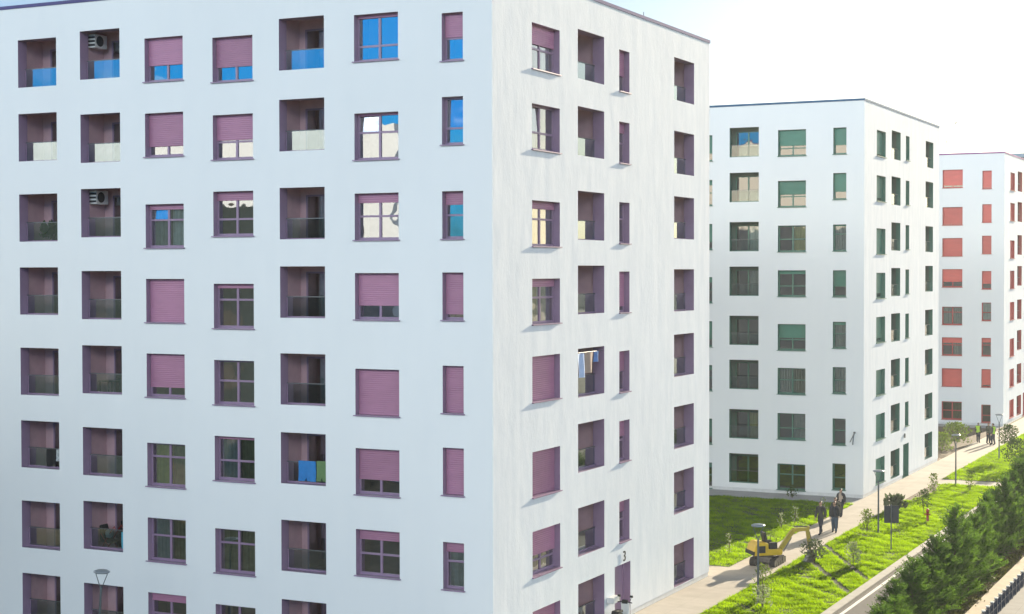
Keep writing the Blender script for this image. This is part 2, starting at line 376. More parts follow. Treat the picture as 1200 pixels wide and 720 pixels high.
RUN_AC = {('L2', 1), ('L2', 3), ('R2', 6)}
def loggia(bld, bi, face, xa, xb, zt, h, S, col, row):
    F = frame_of(face); zb = zt - h
    D1, D2 = (.5, 1.6) if bi == 1 else (.3, .95)
    m = MB()
    m.quad((xa, 0, zb), (xa, D1, zb), (xa, D1, zt), (xa, 0, zt)); m.quad((xb, 0, zb), (xb, 0, zt), (xb, D1, zt), (xb, D1, zb))
    m.quad((xa, 0, zt), (xa, D1, zt), (xb, D1, zt), (xb, 0, zt)); m.quad((xa, 0, zb), (xb, 0, zb), (xb, D1, zb), (xa, D1, zb))
    lg = m.build('loggia', S['trim'], bld, F=F)
    # wider inner space
    ia, ib, iz0, iz1 = xa - .16, xb + .16, zb - .28, zt + .12
    r = MB()
    r.quad((ia, D1, iz0), (ia, D2, iz0), (ia, D2, iz1), (ia, D1, iz1)); r.quad((ib, D1, iz0), (ib, D1, iz1), (ib, D2, iz1), (ib, D2, iz0))
    r.quad((ia, D1, iz1), (ia, D2, iz1), (ib, D2, iz1), (ib, D1, iz1)); r.quad((ia, D1, iz0), (ib, D1, iz0), (ib, D2, iz0), (ia, D2, iz0))
    for (c0, c1, e0, e1) in ((ia, xa, iz0, iz1), (xb, ib, iz0, iz1), (xa, xb, iz0, zb), (xa, xb, zt, iz1)):
        r.quad((c0, D1, e0), (c0, D1, e1), (c1, D1, e1), (c1, D1, e0))
    da, db, dz0, dz1 = xa + .12, xb - .12, iz0 + .02, zt - .2
    if col in ('L1', 'L2'): da = xa + .28
    for (c0, c1, e0, e1) in ((ia, da, iz0, iz1), (db, ib, iz0, iz1), (da, db, dz1, iz1), (da, db, iz0, dz0)):
        r.quad((c0, D2, e0), (c1, D2, e0), (c1, D2, e1), (c0, D2, e1))
    r.build('loggia_wall', S['room'], lg, F=F)
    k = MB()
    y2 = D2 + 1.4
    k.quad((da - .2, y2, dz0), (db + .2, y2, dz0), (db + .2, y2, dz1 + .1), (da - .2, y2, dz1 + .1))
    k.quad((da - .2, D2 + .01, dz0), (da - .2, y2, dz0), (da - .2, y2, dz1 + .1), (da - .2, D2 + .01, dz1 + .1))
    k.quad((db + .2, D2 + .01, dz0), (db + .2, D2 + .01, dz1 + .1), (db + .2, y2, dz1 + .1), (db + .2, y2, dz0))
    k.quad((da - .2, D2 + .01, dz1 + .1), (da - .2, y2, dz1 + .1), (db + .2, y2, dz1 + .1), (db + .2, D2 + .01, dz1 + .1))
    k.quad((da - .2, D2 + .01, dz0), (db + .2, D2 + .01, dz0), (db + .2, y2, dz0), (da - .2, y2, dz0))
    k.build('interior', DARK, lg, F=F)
    d = MB(); fw = .06; y0, y1 = D2 - .03, D2 + .04; xm = (da + db) / 2
    d.box(da, da + fw, y0, y1, dz0, dz1); d.box(db - fw, db, y0, y1, dz0, dz1)
    d.box(da + fw, db - fw, y0, y1, dz1 - fw, dz1); d.box(da + fw, db - fw, y0, y1, dz0, dz0 + .09)
    d.box(xm - .05, xm + .05, y0, y1, dz0 + .09, dz1 - fw)
    d.build('balcony_door', S['trim'], lg, F=F)
    g = MB()
    for a, b in ((da + fw, xm - .05), (xm + .05, db - fw)):
        g.quad((a, D2, dz0 + .09), (b, D2, dz0 + .09), (b, D2, dz1 - fw), (a, D2, dz1 - fw))
    g.build('door_glass', S['glass'], lg, F=F)
    dc = {('L2', 3): 'olive', ('L2', 5): 'olive', ('L2', 6): 'olive', ('L5', 3): 'grey', ('L5', 4): 'grey', ('L5', 5): 'grey', ('L1', 2): 'white', ('L1', 6): 'grey', ('L2', 7): 'olive'} if bi == 1 else {('L5', 3): 'white', ('L5', 4): 'grey', ('L5', 7): 'yellow'}
    if (col, row) in dc:
        cm = MB(); curtain(cm, xm + .06 if col != 'L5' or bi > 1 else da + .5, db - .08, D2 + .1, dz0 + .05, dz1 - .06); cm.build('curtain', CURT[dc[(col, row)]], lg, F=F)
    g = MB(); yr = D1 - .08; zr = zb + .4 * h
    g.quad((xa + .05, yr, zb + .05), (xb - .012, yr, zb + .05), (xb - .012, yr, zr), (xa + .05, yr, zr))
    g.build('balustrade', RAILGLASS if bi == 1 else CLEARRAIL, lg, F=F)
    b = MB()
    b.box(xa + .001, xb - .001, yr - .022, yr + .022, zr, zr + .03)
    b.build('handrail', METAL, lg, F=F)
    b = MB()
    b.box(xa + .002, xb - .002, yr - .03, yr + .03, zb + .001, zb + .05)
    b.box(xa + .02, xa + .05, yr - .02, yr + .02, zb + .05, zr)
    b.build('bottom_rail', S['trim'], lg, F=F)
    if bi == 1 and (col, row) in RUN_AC:
        a = MB()
        x0 = ia + .02; w_ = .38; zc = zt - .30
        a.box(x0, x0 + w_, .62, 1.35, zc - .27, zc + .27)
        o = a.build('air_conditioner', WHITEPL, lg, bevel=.02, F=F)
        a = MB()
        a.tube([(x0 + w_ + .004, .9, zc), (x0 + w_ + .02, .9, zc)], .21, 18)
        for t in range(3): a.box(x0 + .02, x0 + w_, .6 - .0, .615, zc - .2 + t * .15, zc - .12 + t * .15)
        a.build('fan_grille', DKMETAL, lg, F=F)
    return lg

def building(bi, s0, t0, Llen, Rlen, label):
    S = SCHEMES[bi]
    b = thing('apartment_building', label, 'building', (t0, s0, 0))
    tops = TOPS[bi]
    wall = MB()
    z0w = .22
    for face, x0, x1 in (('L', -Llen, 0.0), ('R', 0.0, Rlen)):
        F = frame_of(face)
        holes = []
        for key, zs in tops.items():
            if key[0] != face: continue
            xa, xb, h = COLS[key]
            for r, zt in enumerate(zs):
                if zt is None: continue
                hh = zt - .015 if key == 'R9' else min(h, zt - .06)
                holes.append((key, r + 1, xa, xb, zt, hh))
        cuts = sorted({x0, x1} | {q for hl in holes for q in hl[2:4]})
        for a, c in zip(cuts, cuts[1:]):
            mid = (a + c) / 2
            iv = sorted((hl[4] - hl[5], hl[4]) for hl in holes if hl[2] < mid < hl[3])
            z = z0w
            for lo, hi in iv + [(ROOF_Z, None)]:
                if lo > z + 1e-4:
                    n = max(1, int((lo - z) / 3))
                    wall.quad(F(a, 0, z), F(c, 0, z), F(c, 0, lo), F(a, 0, lo))
                if hi: z = max(z, hi)
        for key, r, xa, xb, zt, h in holes:
            if key == 'R9':
                m = MB(); zb = zt - h
                m.quad((xa, 0, zb), (xa, .4, zb), (xa, .4, zt), (xa, 0, zt)); m.quad((xb, 0, zb), (xb, 0, zt), (xb, .4, zt), (xb, .4, zb))
                m.quad((xa, 0, zt), (xa, .4, zt), (xb, .4, zt), (xb, 0, zt)); m.quad((xa, 0, zb), (xb, 0, zb), (xb, .4, zb), (xa, .4, zb))
                m.box(xa + .001, xb - .001, .33, .38, zb + .001, zt - .001)
                m.box(xa + .001, xa + .09, .29, .33, zb + .001, zt - .09); m.box(xb - .09, xb - .001, .29, .33, zb + .001, zt - .09)
                m.box(xa + .001, xb - .001, .29, .33, zt - .09, zt - .001)
                d = m.build('entrance_door', S['trim'], b, F=F)
                m = MB(); m.tube([(xa + .2, .28, .95), (xa + .2, .28, 1.35)], .02); m.build('door_handle', METAL, d, F=F)
            elif key in ('L1', 'L2', 'L5', 'R2', 'R4'):
                loggia(b, bi, face, xa, xb, zt, h, S, key, r)
            else:
                st = WIN[bi][key][r - 1]
                window(b, face, xa, xb, zt, h, st, S, key in ('L7', 'R3'))
    # rear walls
    H = ROOF_Z
    wall.quad((-Llen, 0, z0w), (-Llen, 0, H), (-Llen, Rlen, H), (-Llen, Rlen, z0w))
    wall.quad((0, Rlen, z0w), (-Llen, Rlen, z0w), (-Llen, Rlen, H), (0, Rlen, H))
    wo_ = wall.build('wall', [WALL, WALLR], b)
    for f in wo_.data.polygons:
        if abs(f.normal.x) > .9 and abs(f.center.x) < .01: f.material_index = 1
    p = MB()
    i = .03
    door = [COLS['R9'][:2]] if 'R9' in tops else []
    spans = [(i, door[0][0]), (door[0][1], Rlen - i)] if door else [(i, Rlen - i)]
    p.quad((-Llen + i, i, -.05), (-i, i, -.05), (-i, i, z0w), (-Llen + i, i, z0w))
    for a, c in spans:
        p.quad((-i, a, -.05), (-i, c, -.05), (-i, c, z0w), (-i, a, z0w))
    p.quad((-Llen + i, Rlen - i, -.05), (-Llen + i, Rlen - i, z0w), (-i, Rlen - i, z0w), (-i, Rlen - i, -.05))
    p.build('plinth', PLINTH, b)
    r = MB()
    r.quad((-Llen, 0, H - .5), (0, 0, H - .5), (0, Rlen, H - .5), (-Llen, Rlen, H - .5))
    rf = r.build('roof', ROOFM, b)
    c = MB(); ov = .035; th = .13; wd = .4
    c.box(-Llen - ov, ov, -ov, wd, H, H + th)
    c.box(-Llen - ov, ov, Rlen - wd, Rlen + ov, H, H + th)
    c.box(-wd, ov, wd, Rlen - wd, H, H + th); c.box(-Llen - ov, -Llen + wd, wd, Rlen - wd, H, H + th)
    c.build('coping', S['cop'], b)
    # inner faces of the parapet
    return b

B1 = building(1, 0, 0, 25.5, 22.4, 'white apartment block with mauve window frames and shutters, nearest to the viewer')
B2 = building(2, 51.335, 0.009, 25.5, 22.4, 'white apartment block with green window frames and shutters, standing behind the excavator')
B3 = building(3, 103.627, -.271, 25.5, 22.4, 'white apartment block with red window frames and shutters, farthest along the path')

# details fixed to the buildings
def font_mesh(name, txt, size, ext, m, parent, M):
    cu = bpy.data.curves.new(name, 'FONT'); cu.body = txt; cu.size = size; cu.extrude = ext; cu.resolution_u = 3
    tmp = bpy.data.objects.new(name, cu); COL.objects.link(tmp)
    me = bpy.data.meshes.new_from_object(tmp.evaluated_get(bpy.context.evaluated_depsgraph_get()))
    bpy.data.objects.remove(tmp); me.transform(M); me.materials.clear(); me.materials.append(m)
    o = bpy.data.objects.new(name, me); COL.objects.link(o); o.parent = parent
    return o
Mr = Matrix(((0, 0, 1, 0), (1, 0, 0, 0), (0, 1, 0, 0), (0, 0, 0, 1)))     # text plane -> +X facing facade
font_mesh('house_number', '3', .62, .012, DKMETAL, B1, Matrix.Translation((.045, 11.72, 2.42)) @ Mr)
m = MB()
m.box(.012, .32, 10.05, 10.75, .98, 1.22); m.build('mailbox', WHITEPL, B1, bevel=.015)
m = MB()
m.tube([(-2.6, 20.6, 25.1), (-2.6, 20.6, 26.5)], .02); m.tube([(-2.6, 20.3, 26.2), (-2.6, 20.9, 26.2)], .01)
m.build('antenna', METAL, B1)
m = MB()                                                                # bracket lamp on the green block
m.box(-.62, -.5, -.10, -.002, 4.1, 4.2); m.tube([(-.56, -.09, 4.12), (-.56, -.30, 3.95), (-.60, -.34, 3.4)], .04); m.tube([(-.56, -.09, 4.12), (-.8, -.25, 3.55)], .03)
m.build('wall_bracket', METAL, B2)
m = MB(); m.lathe([(.02, -.03), (.16, -.03), (.16, .03), (.02, .03)], 16, Matrix.Translation((.05, 11.2, 2.95)) @ Matrix.Rotation(R(90), 4, 'Y'))
m.build('wall_lamp', METAL, B2)
m = MB(); m.box(-2.3, -.6, 15.8, 23.4, 25.72, 26.12); o = m.build('roof_canopy', simple('canopy_metal', (.2, .27, .33), .5, .2), B3)
m = MB()
for x in (-2.2, -.85):
    for y in (16, 23): m.box(x, x + .12, y, y + .12, 24.6, 25.72)
m.build('canopy_post', METAL, B3)

# ------------------------------------------------------------------ ground
def sheet(name, rects, z, m, kind='structure'):
    mb = MB()
    for x0, x1, y0, y1 in rects: mb.quad((x0, y0, z), (x1, y0, z), (x1, y1, z), (x0, y1, z))
    return tag(mb.build(name, m), kind=kind)

def paving(name, col, bx, by, mortar=.03):
    m, nt, out = mat(name)
    b = N(nt, 'ShaderNodeBsdfPrincipled'); b.inputs['Roughness'].default_value = .85; b.inputs['Specular IOR Level'].default_value = .25
    tc = N(nt, 'ShaderNodeTexCoord')
    br = N(nt, 'ShaderNodeTexBrick'); br.offset = 0
    br.inputs['Scale'].default_value = 1; br.inputs['Brick Width'].default_value = bx; br.inputs['Row Height'].default_value = by
    br.inputs['Mortar Size'].default_value = mortar; br.inputs['Mortar Smooth'].default_value = .4
    br.inputs['Color1'].default_value = (*col, 1); br.inputs['Color2'].default_value = (*[c * .94 for c in col], 1)
    br.inputs['Mortar'].default_value = (*[c * .78 for c in col], 1)
    nt.links.new(tc.outputs['Object'], br.inputs['Vector'])
    no = pos_noise(nt, (1, 1, 1), .7, 6, .65)
    r = ramp(nt, no.outputs[0], [(.3, (.84, .83, .82)), (.65, (1, 1, 1))])
    mx = N(nt, 'ShaderNodeMix', data_type='RGBA', blend_type='MULTIPLY'); mx.inputs[0].default_value = 1
    nt.links.new(br.outputs[0], mx.inputs[6]); nt.links.new(r.outputs[0], mx.inputs[7])
    nt.links.new(mx.outputs[2], b.inputs['Base Color'])
    n2 = pos_noise(nt, (1, 1, 1), 40, 3)
    bp = N(nt, 'ShaderNodeBump'); bp.inputs['Strength'].default_value = .25; bp.inputs['Distance'].default_value = .01
    nt.links.new(n2.outputs[0], bp.inputs['Height']); nt.links.new(bp.outputs[0], b.inputs['Normal'])
    nt.links.new(b.outputs[0], out.inputs[0])
    return m
PATH = paving('path_concrete', (.50, .45, .385), 1.2, .6, .012)
STRIP = paving('strip_concrete', (.36, .36, .36), 1.0, 1.0, .01)
SOIL = simple('soil', (.125, .09, .055), .95, var=.4, vscale=2.5, bump=.6, bscale=6, bdist=.05)
TURF = simple('turf_soil', (.03, .045, .01), .95, var=.4, vscale=3, bump=.5, bscale=9, bdist=.04)
ASPH = simple('asphalt', (.065, .065, .068), .9, var=.2, vscale=1.2, bump=.3, bscale=60, bdist=.01)
CONC = simple('kerb_concrete', (.42, .40, .36), .85, var=.12, vscale=2)
PAINT = simple('road_paint', (.75, .75, .72), .6, var=.1, vscale=6)
PAVE = paving('pavement_slabs', (.34, .33, .31), .9, .9, .012)
WASTE = simple('dry_ground', (.16, .14, .09), .95, var=.4, vscale=.4)

sheet('ground', [(-600, 600, -400, 1000)], 0, WASTE)
mb = MB(); hp = []
for k in range(97):
    a = 2 * math.pi * k / 96; rr = 520 + 30 * math.sin(3 * a)
    az = math.degrees(a)                                   # from +Y towards +X
    hgt = 17 + 5 * math.sin(5 * a + 1) + 3 * math.sin(11 * a) + (4 if 5 < az < 80 else 0)
    hp.append((math.sin(a), math.cos(a), rr, hgt))
for (a, b) in zip(hp, hp[1:]):
    for (r0, z0, r1, z1) in ((0, 0, 18, .55), (18, .55, 45, .9), (45, .9, 70, 1.0)):
        mb.quad((a[0] * (a[2] + r0), a[1] * (a[2] + r0) , a[3] * z0), (b[0] * (b[2] + r0), b[1] * (b[2] + r0), b[3] * z0),
                (b[0] * (b[2] + r1), b[1] * (b[2] + r1), b[3] * z1), (a[0] * (a[2] + r1), a[1] * (a[2] + r1), a[3] * z1))
HILLM = simple('hill_scrub', (.06, .07, .035), .95, var=.5, vscale=.05)
tag(mb.build('hills', HILLM), kind='structure')
sheet('path', [(0, 2.5, -60, 150), (2.5, 7.2, 60.4, 62.9), (-25.5, 0, 22.4, 25.0)], .008, PATH)
sheet('pavement_strip', [(-25.5, -.0, 48.5, 51.335), (-25.5, -.27, 101.0, 103.6)], .008, STRIP)
sheet('lawn_base', [(-25.5, .12, 25.0, 48.5), (2.5, 7.2, -40, 60.4), (2.5, 7.2, 62.9, 150)], .012, TURF)
sheet('bare_soil', [(-25.5, 0, 73.735, 101.0)], .012, SOIL)
sheet('planting_bed', [(9.9, 12.7, -40, 150)], .012, SOIL)
mb = MB()
for k in range(-40, 150): mb.box(7.2, 7.62, k + .006, k + .994, .0, .12)
tag(mb.build('kerb', CONC, bevel=0), kind='structure')
sheet('road', [(7.62, 9.9, -60, 150)], .006, ASPH)
sheet('road_line', [(7.78, 7.95, -60, 150)], .011, PAINT)
mb = MB()
for k in range(-30, 110): mb.box(12.7, 13.45, k * 1.2 + .006, k * 1.2 + 1.194, 0, .22)
tag(mb.build('kerb_wall', simple('cream_stone', (.56, .46, .33), .85, var=.14, vscale=2.5, bump=.4, bscale=10)), kind='structure')
sheet('pavement', [(13.45, 22, -60, 150)], .008, PAVE)

# ------------------------------------------------------------------ grass
rng = np.random.default_rng(3)
def smooth_noise(x, y, sc, seed):
    r = np.random.default_rng(seed); a = np.zeros_like(x)
    for k in range(7):
        th = r.uniform(0, 2 * np.pi); f = sc * r.uniform(.5, 2.0); ph = r.uniform(0, 6.28)
        a += np.sin((x * np.cos(th) + y * np.sin(th)) * f + ph)
    return a / 4.0
def trench(x, y):
    """bare lines dug across the lawn"""
    d = np.full_like(x, 9.0)
    for (s0, t0, s1, t1) in ((33.1, 2.6, 24.6, 7.0), (28.0, 3.4, 21.2, 7.0)):
        dx, dy = t1 - t0, s1 - s0; L = math.hypot(dx, dy)
        u = np.clip(((x - t0) * dx + (y - s0) * dy) / L ** 2, 0, 1)
        d = np.minimum(d, np.hypot(x - t0 - u * dx, y - s0 - u * dy))
    return d
GRASS = leafy('grass_blades', (.007, .018, .0005), (.020, .042, .001), (.60, .92, .004), .53, 1.1)
def grass(name, rect, dens, hmin, hmax, cuts=()):
    x0, x1, y0, y1 = rect
    n = int((x1 - x0) * (y1 - y0) * dens)
    x = rng.uniform(x0, x1, n); y = rng.uniform(y0, y1, n)
    cl = smooth_noise(x, y, 5.0, 11) ; cl2 = smooth_noise(x, y, 1.3, 12)
    keep = rng.uniform(0, 1, n) < np.clip(.8 + .4 * cl + .25 * cl2, .15, 1)
    keep &= trench(x, y) > .16 + .07 * smooth_noise(x, y, 7, 5)
    for f in cuts: keep &= f(x, y)
    edge = np.minimum(np.minimum(x - x0, x1 - x), 1.0)
    keep &= edge > .05 * (1 + smooth_noise(x, y, 6, 21))
    x, y, cl, cl2 = x[keep], y[keep], cl[keep], cl2[keep]; n = len(x)
    h = rng.uniform(hmin, hmax, n) * np.clip(1 + .5 * cl + .25 * cl2, .35, 1.9)
    th = rng.uniform(0, 2 * np.pi, n); lean = rng.normal(0, .45, (n, 2)) * h[:, None]
    w = rng.uniform(.009, .020, n)
    v = np.zeros((n, 3, 3))
    v[:, 0, 0] = x - np.cos(th) * w; v[:, 0, 1] = y - np.sin(th) * w
    v[:, 1, 0] = x + np.cos(th) * w; v[:, 1, 1] = y + np.sin(th) * w
    v[:, 2, 0] = x + lean[:, 0]; v[:, 2, 1] = y + lean[:, 1]; v[:, 2, 2] = h
    v[:, :2, 2] = .012
    return tag(raw_mesh(name, v, 3, GRASS), kind='stuff')
soilcut = lambda x, y: ~((y > 50.5) & (y < 60.3) & (x < 2.5 + .95 * np.clip(1 - ((y - 56) / 5.2) ** 2, 0, 1) + .1 * np.sin(y * 5)))
g1 = tag(grass('grass', (2.5, 7.2, 4, 60.3), 760, .06, .15, (soilcut,)), 'long bright green grass on the strip between path and road', 'grass')
g2 = tag(grass('grass', (2.5, 7.2, 63.0, 120), 380, .06, .17), 'bright green grass beyond the side path', 'grass')
g3 = tag(grass('grass', (-14.0, .16, 25.0, 48.5), 520, .05, .13), 'green lawn mostly in shade between the mauve and green blocks', 'grass')
sp = tag(sheet('soil_patch', [(2.5, 3.5, 51, 60)], .0165, SOIL))

# ------------------------------------------------------------------ conifers
BARK = simple('bark', (.09, .065, .045), .9, var=.3, vscale=8)
NEEDLE = leafy('conifer_needles', (.016, .044, .013), (.050, .108, .020), (.22, .40, .035), .40, 2.2)
def conifer_meshes(seed, H, Rm):
    r = np.random.default_rng(seed)
    quads = []
    tr = MB()
    tr.tube([(0, 0, 0), (.02, .01, H * .4), (-.01, .03, H * .75), (0, .02, H * .98)], [.09, .065, .035, .008], 7)
    nb = int(60 * H / 4)
    for k in range(nb):
        z = H * (.03 + .95 * (k / nb) ** .92)
        L = Rm * (1 - z / H) ** .72 * r.uniform(.65, 1.15) + .14
        a = k * 2.399 + r.uniform(-.5, .5)
        el = r.uniform(.35, .8) + .35 * z / H
        d = np.array([np.cos(a) * np.cos(el), np.sin(a) * np.cos(el), np.sin(el)])
        p0 = np.array([0, .02, z]); 
        tr.tube([tuple(p0), tuple(p0 + d * L * .7)], [.016, .005], 4, cap=False)
        side = np.cross(d, [0, 0, 1.0]); side /= np.linalg.norm(side)
        side = side + np.cross(side, d) * r.normal(0, .35); side /= np.linalg.norm(side)
        up = np.cross(side, d)
        def frond(p, dv, sv, ln, step, wid):
            m_ = max(3, int(ln / step))
            for q in range(m_ + 1):
                u = q / m_
                c = p + dv * ln * u + np.array([0, 0, .12 * ln * u * u])
                for sd in (-1, 1):
                    lf = ((1 - u) * .42 * ln + .07) * r.uniform(.65, 1.2)
                    dirv = dv * r.uniform(.75, 1.15) + sv * sd * r.uniform(.45, .85) + up * r.normal(.05, .22)
                    dirv /= np.linalg.norm(dirv)
                    wv = np.cross(dirv, up + r.normal(0, .45, 3)); wv /= np.linalg.norm(wv)
                    w = wid * r.uniform(.7, 1.3)
                    mid = c + dirv * lf * .4
                    quads.append([c, mid + wv * w, c + dirv * lf + np.array([0, 0, .06 * lf]), mid - wv * w])
        frond(p0, d, side, L, .085, .030)
        for q in range(int(2 + 4 * L)):
            u = r.uniform(.25, .85); sd = r.choice([-1, 1])
            d2 = d * .8 + side * sd * r.uniform(.4, .8) + up * r.uniform(-.1, .35); d2 /= np.linalg.norm(d2)
            frond(p0 + d * L * u, d2, side, L * (1 - u) * .7 + .18, .09, .026)
    return tr, np.array(quads)
variants = []
for seed, H, Rm in ((1, 4.0, 1.7), (2, 4.0, 1.95), (3, 4.0, 1.5), (4, 4.0, 1.8)):
    variants.append(conifer_meshes(seed, H, Rm))
protos = []
CON = [(2.2, 2.6), (5.0, 2.3), (7.4, 2.6), (9.6, 2.45), (11.9, 2.75), (14.5, 3.15), (16.6, 2.9), (18.6, 3.4), (20.6, 3.2), (22.3, 4.25), (24.6, 3.35),
       (26.7, 3.3), (28.7, 3.5), (30.8, 3.7), (32.7, 3.7), (34.6, 4.1), (36.6, 4.2), (38.6, 4.6), (40.9, 4.9), (43.4, 5.3), (45.8, 5.2), (48.2, 5.4), (51, 5.3), (54, 5.4), (57, 5.2), (60, 5.4)]
ORD = 'first second third fourth fifth sixth seventh eighth ninth tenth eleventh twelfth thirteenth fourteenth fifteenth sixteenth seventeenth eighteenth nineteenth twentieth twenty-first twenty-second twenty-third twenty-fourth twenty-fifth twenty-sixth'.split()
CON = [c for c in CON if 6.5 < c[0] < 53]
for k, (s, h) in enumerate(CON):
    vi = k % 4
    lab = f'dark green feathery conifer beside the road, {ORD[k]} from the near end of the row'
    if k < 4:
        t = thing('conifer_tree', lab, 'tree', group='conifers in a row along the road')
        tr, q = variants[vi]
        tr.build('trunk', BARK, t)
        raw_mesh('crown', q, 4, NEEDLE, t)
        protos.append(t)
    else:
        t = copy_tree(protos[vi]); t['label'] = lab
    t.location = (11.5 + random.uniform(-.35, .35), s, 0)
    t.rotation_euler = (0, 0, random.uniform(0, 6.28))
    sc = h / 4.0; h *= .93; sc = h / 4.0; wd = min(1.08, sc * random.uniform(.95, 1.12)) if h > 3.2 else .95
    t.scale = (wd, wd, sc)
# low scrub at the foot of the conifers
def shrub_mesh(r, n, rad, h, leaf, up=.5):
    th = r.uniform(0, 2 * np.pi, n); rr = rad * np.sqrt(r.uniform(0, 1, n)); zz = h * r.uniform(.08, 1, n) ** .8
    k = np.sqrt(np.clip(1 - ((zz / h - .45) / .6) ** 2, .05, 1))
    lump = 1 + .25 * np.sin(3 * th + 5 * zz) 
    c = np.stack([rr * k * lump * np.cos(th), rr * k * lump * np.sin(th), zz], 1)
    d = r.normal(0, 1, (n, 3)); d[:, 2] = np.abs(d[:, 2]) + up; d /= np.linalg.norm(d, axis=1)[:, None]
    w = np.cross(d, r.normal(0, 1, (n, 3))); w /= np.linalg.norm(w, axis=1)[:, None]
    l = leaf * r.uniform(.6, 1.3, n)[:, None]; wd = l * .28
    return np.stack([c, c + d * l * .5 + w * wd, c + d * l, c + d * l * .5 - w * wd], 1)
DRYL = leafy('dry_scrub', (.035, .045, .015), (.12, .11, .035), (.2, .2, .05), .3, 2)
GREYL = leafy('grey_leaves', (.06, .075, .045), (.15, .17, .11), (.15, .2, .08), .3, 3)
GREENL = leafy('shrub_leaves', (.05, .09, .018), (.13, .19, .035), (.25, .34, .04), .4, 3)
DARKL = leafy('dark_leaves', (.03, .055, .02), (.07, .11, .03), (.12, .18, .04), .35, 3)
PALEL = leafy('pale_leaves', (.2, .24, .12), (.45, .47, .3), (.45, .5, .25), .35, 6)
sr = np.random.default_rng(9)
pts = []
for k in range(240):
    s = sr.uniform(8, 45); t = 12.25 + sr.normal(0, .18)
    q = shrub_mesh(sr, 26, .22, sr.uniform(.12, .38), .12); q[:, :, 0] += t; q[:, :, 1] += s; pts.append(q)
tag(raw_mesh('undergrowth', np.concatenate(pts), 4, DRYL), 'dry scrub at the foot of the conifers by the cream kerb wall', 'undergrowth', kind='stuff')

# ------------------------------------------------------------------ saplings and shrubs
def plant(name, label, cat, loc, h, rad, n, leaf, m, stems=3, group=None, up=.4, base=0.0, seed=0):
    r = np.random.default_rng(seed + 100)
    t = thing(name, label, cat, loc, 0, group)
    tb = MB()
    for k in range(stems):
        a = r.uniform(0, 6.28); e = rad * .5
        tb.tube([(0, 0, 0), (math.cos(a) * e * .4, math.sin(a) * e * .4, h * .5), (math.cos(a) * e, math.sin(a) * e, h * .93)], [.018, .012, .004], 5)
    tb.build('stem', BARK, t)
    q = shrub_mesh(r, n, rad, h - base, leaf, up); q[:, :, 2] += base
    raw_mesh('foliage', q, 4, m, t)
    return t
G1 = 'young plants dotted over the lawns'
plant('sapling', 'leafy sapling with pale leaf tips at the foot of the lamp by the excavator', 'sapling', (3.95, 18.3, 0), 1.5, .42, 330, .12, GREENL, 4, G1, seed=1)
plant('sapling', 'low pale-leaved sapling at the bottom edge, just below the lamp by the excavator', 'sapling', (4.6, 16.2, 0), 1.0, .4, 220, .13, PALEL, 4, G1, seed=2)
plant('sapling', 'sapling with white-tipped leaves between the two dug lines in the grass', 'sapling', (5.45, 27.9, 0), 1.15, .38, 260, .12, PALEL, 3, G1, seed=3)
plant('sapling', 'green sapling in the grass just left of the lamp near the dark sign', 'sapling', (3.6, 38.0, 0), 1.25, .42, 300, .13, GREENL, 4, G1, seed=4)
plant('sapling', 'sapling in the grass beside the bare soil, left of the side path', 'sapling', (3.68, 54.9, 0), 1.35, .36, 260, .12, GREENL, 4, G1, seed=5)
plant('sapling', 'small sapling in the grass right of the lamp at the side path', 'sapling', (5.4, 57.7, 0), 1.05, .32, 200, .12, GREENL, 4, G1, seed=6)
plant('sapling', 'sapling with dark crown behind the red post', 'sapling', (5.3, 44.6, 0), 1.65, .42, 300, .13, DARKL, 3, G1, base=.5, seed=7)
plant('shrub', 'round grey-green shrub at the path edge by the excavator bucket', 'shrub', (3.6, 27.6, 0), 1.15, .62, 420, .14, GREYL, 5, base=.15, seed=8)
plant('shrub', 'spiky grey-green shrub at the path edge behind the dark sign', 'shrub', (3.1, 46.7, 0), .75, .62, 170, .38, GREYL, 6, up=1.3, seed=9)
plant('young_tree', 'young bushy tree on the far lawn near the workers in vests', 'tree', (4.7, 76.6, 0), 2.6, .72, 800, .16, DARKL, 3, base=1.0, seed=10)
plant('young_tree', 'dark leafy tree on the far lawn, nearer than the one by the workers', 'tree', (6.3, 70.5, 0), 2.2, .95, 900, .16, DARKL, 3, base=.3, seed=11)
plant('young_tree', 'young tree at the right edge of the far lawn', 'tree', (6.6, 82, 0), 2.4, .8, 800, .16, DARKL, 3, base=.4, seed=12)
plant('shrub', 'rounded shrub in the shaded soil bed, closest to the green block corner', 'shrub', (-.75, 78.6, 0), 1.6, .85, 650, .16, GREENL, 4, seed=13)
plant('shrub', 'larger rounded shrub in the soil bed toward the red block', 'shrub', (-.9, 84.8, 0), 1.9, 1.15, 900, .17, GREENL, 5, seed=14)
plant('shrub', 'dark shrub against the facade of the red block', 'shrub', (-6.6, 99.8, 0), 3.0, .9, 600, .2, DARKL, 4, base=1.2, seed=15)
G2 = 'seedlings at the sunlit edge of the shaded lawn'
for k, (t_, s_, h_) in enumerate(((-.9, 27.9, 1.15), (-1.0, 37.2, .9), (-.85, 39.3, 1.0), (-.75, 44.8, .8))):
    plant('seedling', ['tall thin seedling at the lawn edge nearest the mauve block', 'first of two close seedlings behind the excavator seat', 'second of two close seedlings, nearer the walking people', 'seedling at the lawn edge beside the walking people'][k],
          'sapling', (t_, s_, 0), h_, .22, 60, .11, PALEL, 2, G2, seed=20 + k)
plant('shrub', 'small dark shrub in the grey strip along the green block', 'shrub', (-4.1, 49.6, 0), .8, .38, 160, .13, DARKL, 3, seed=30)

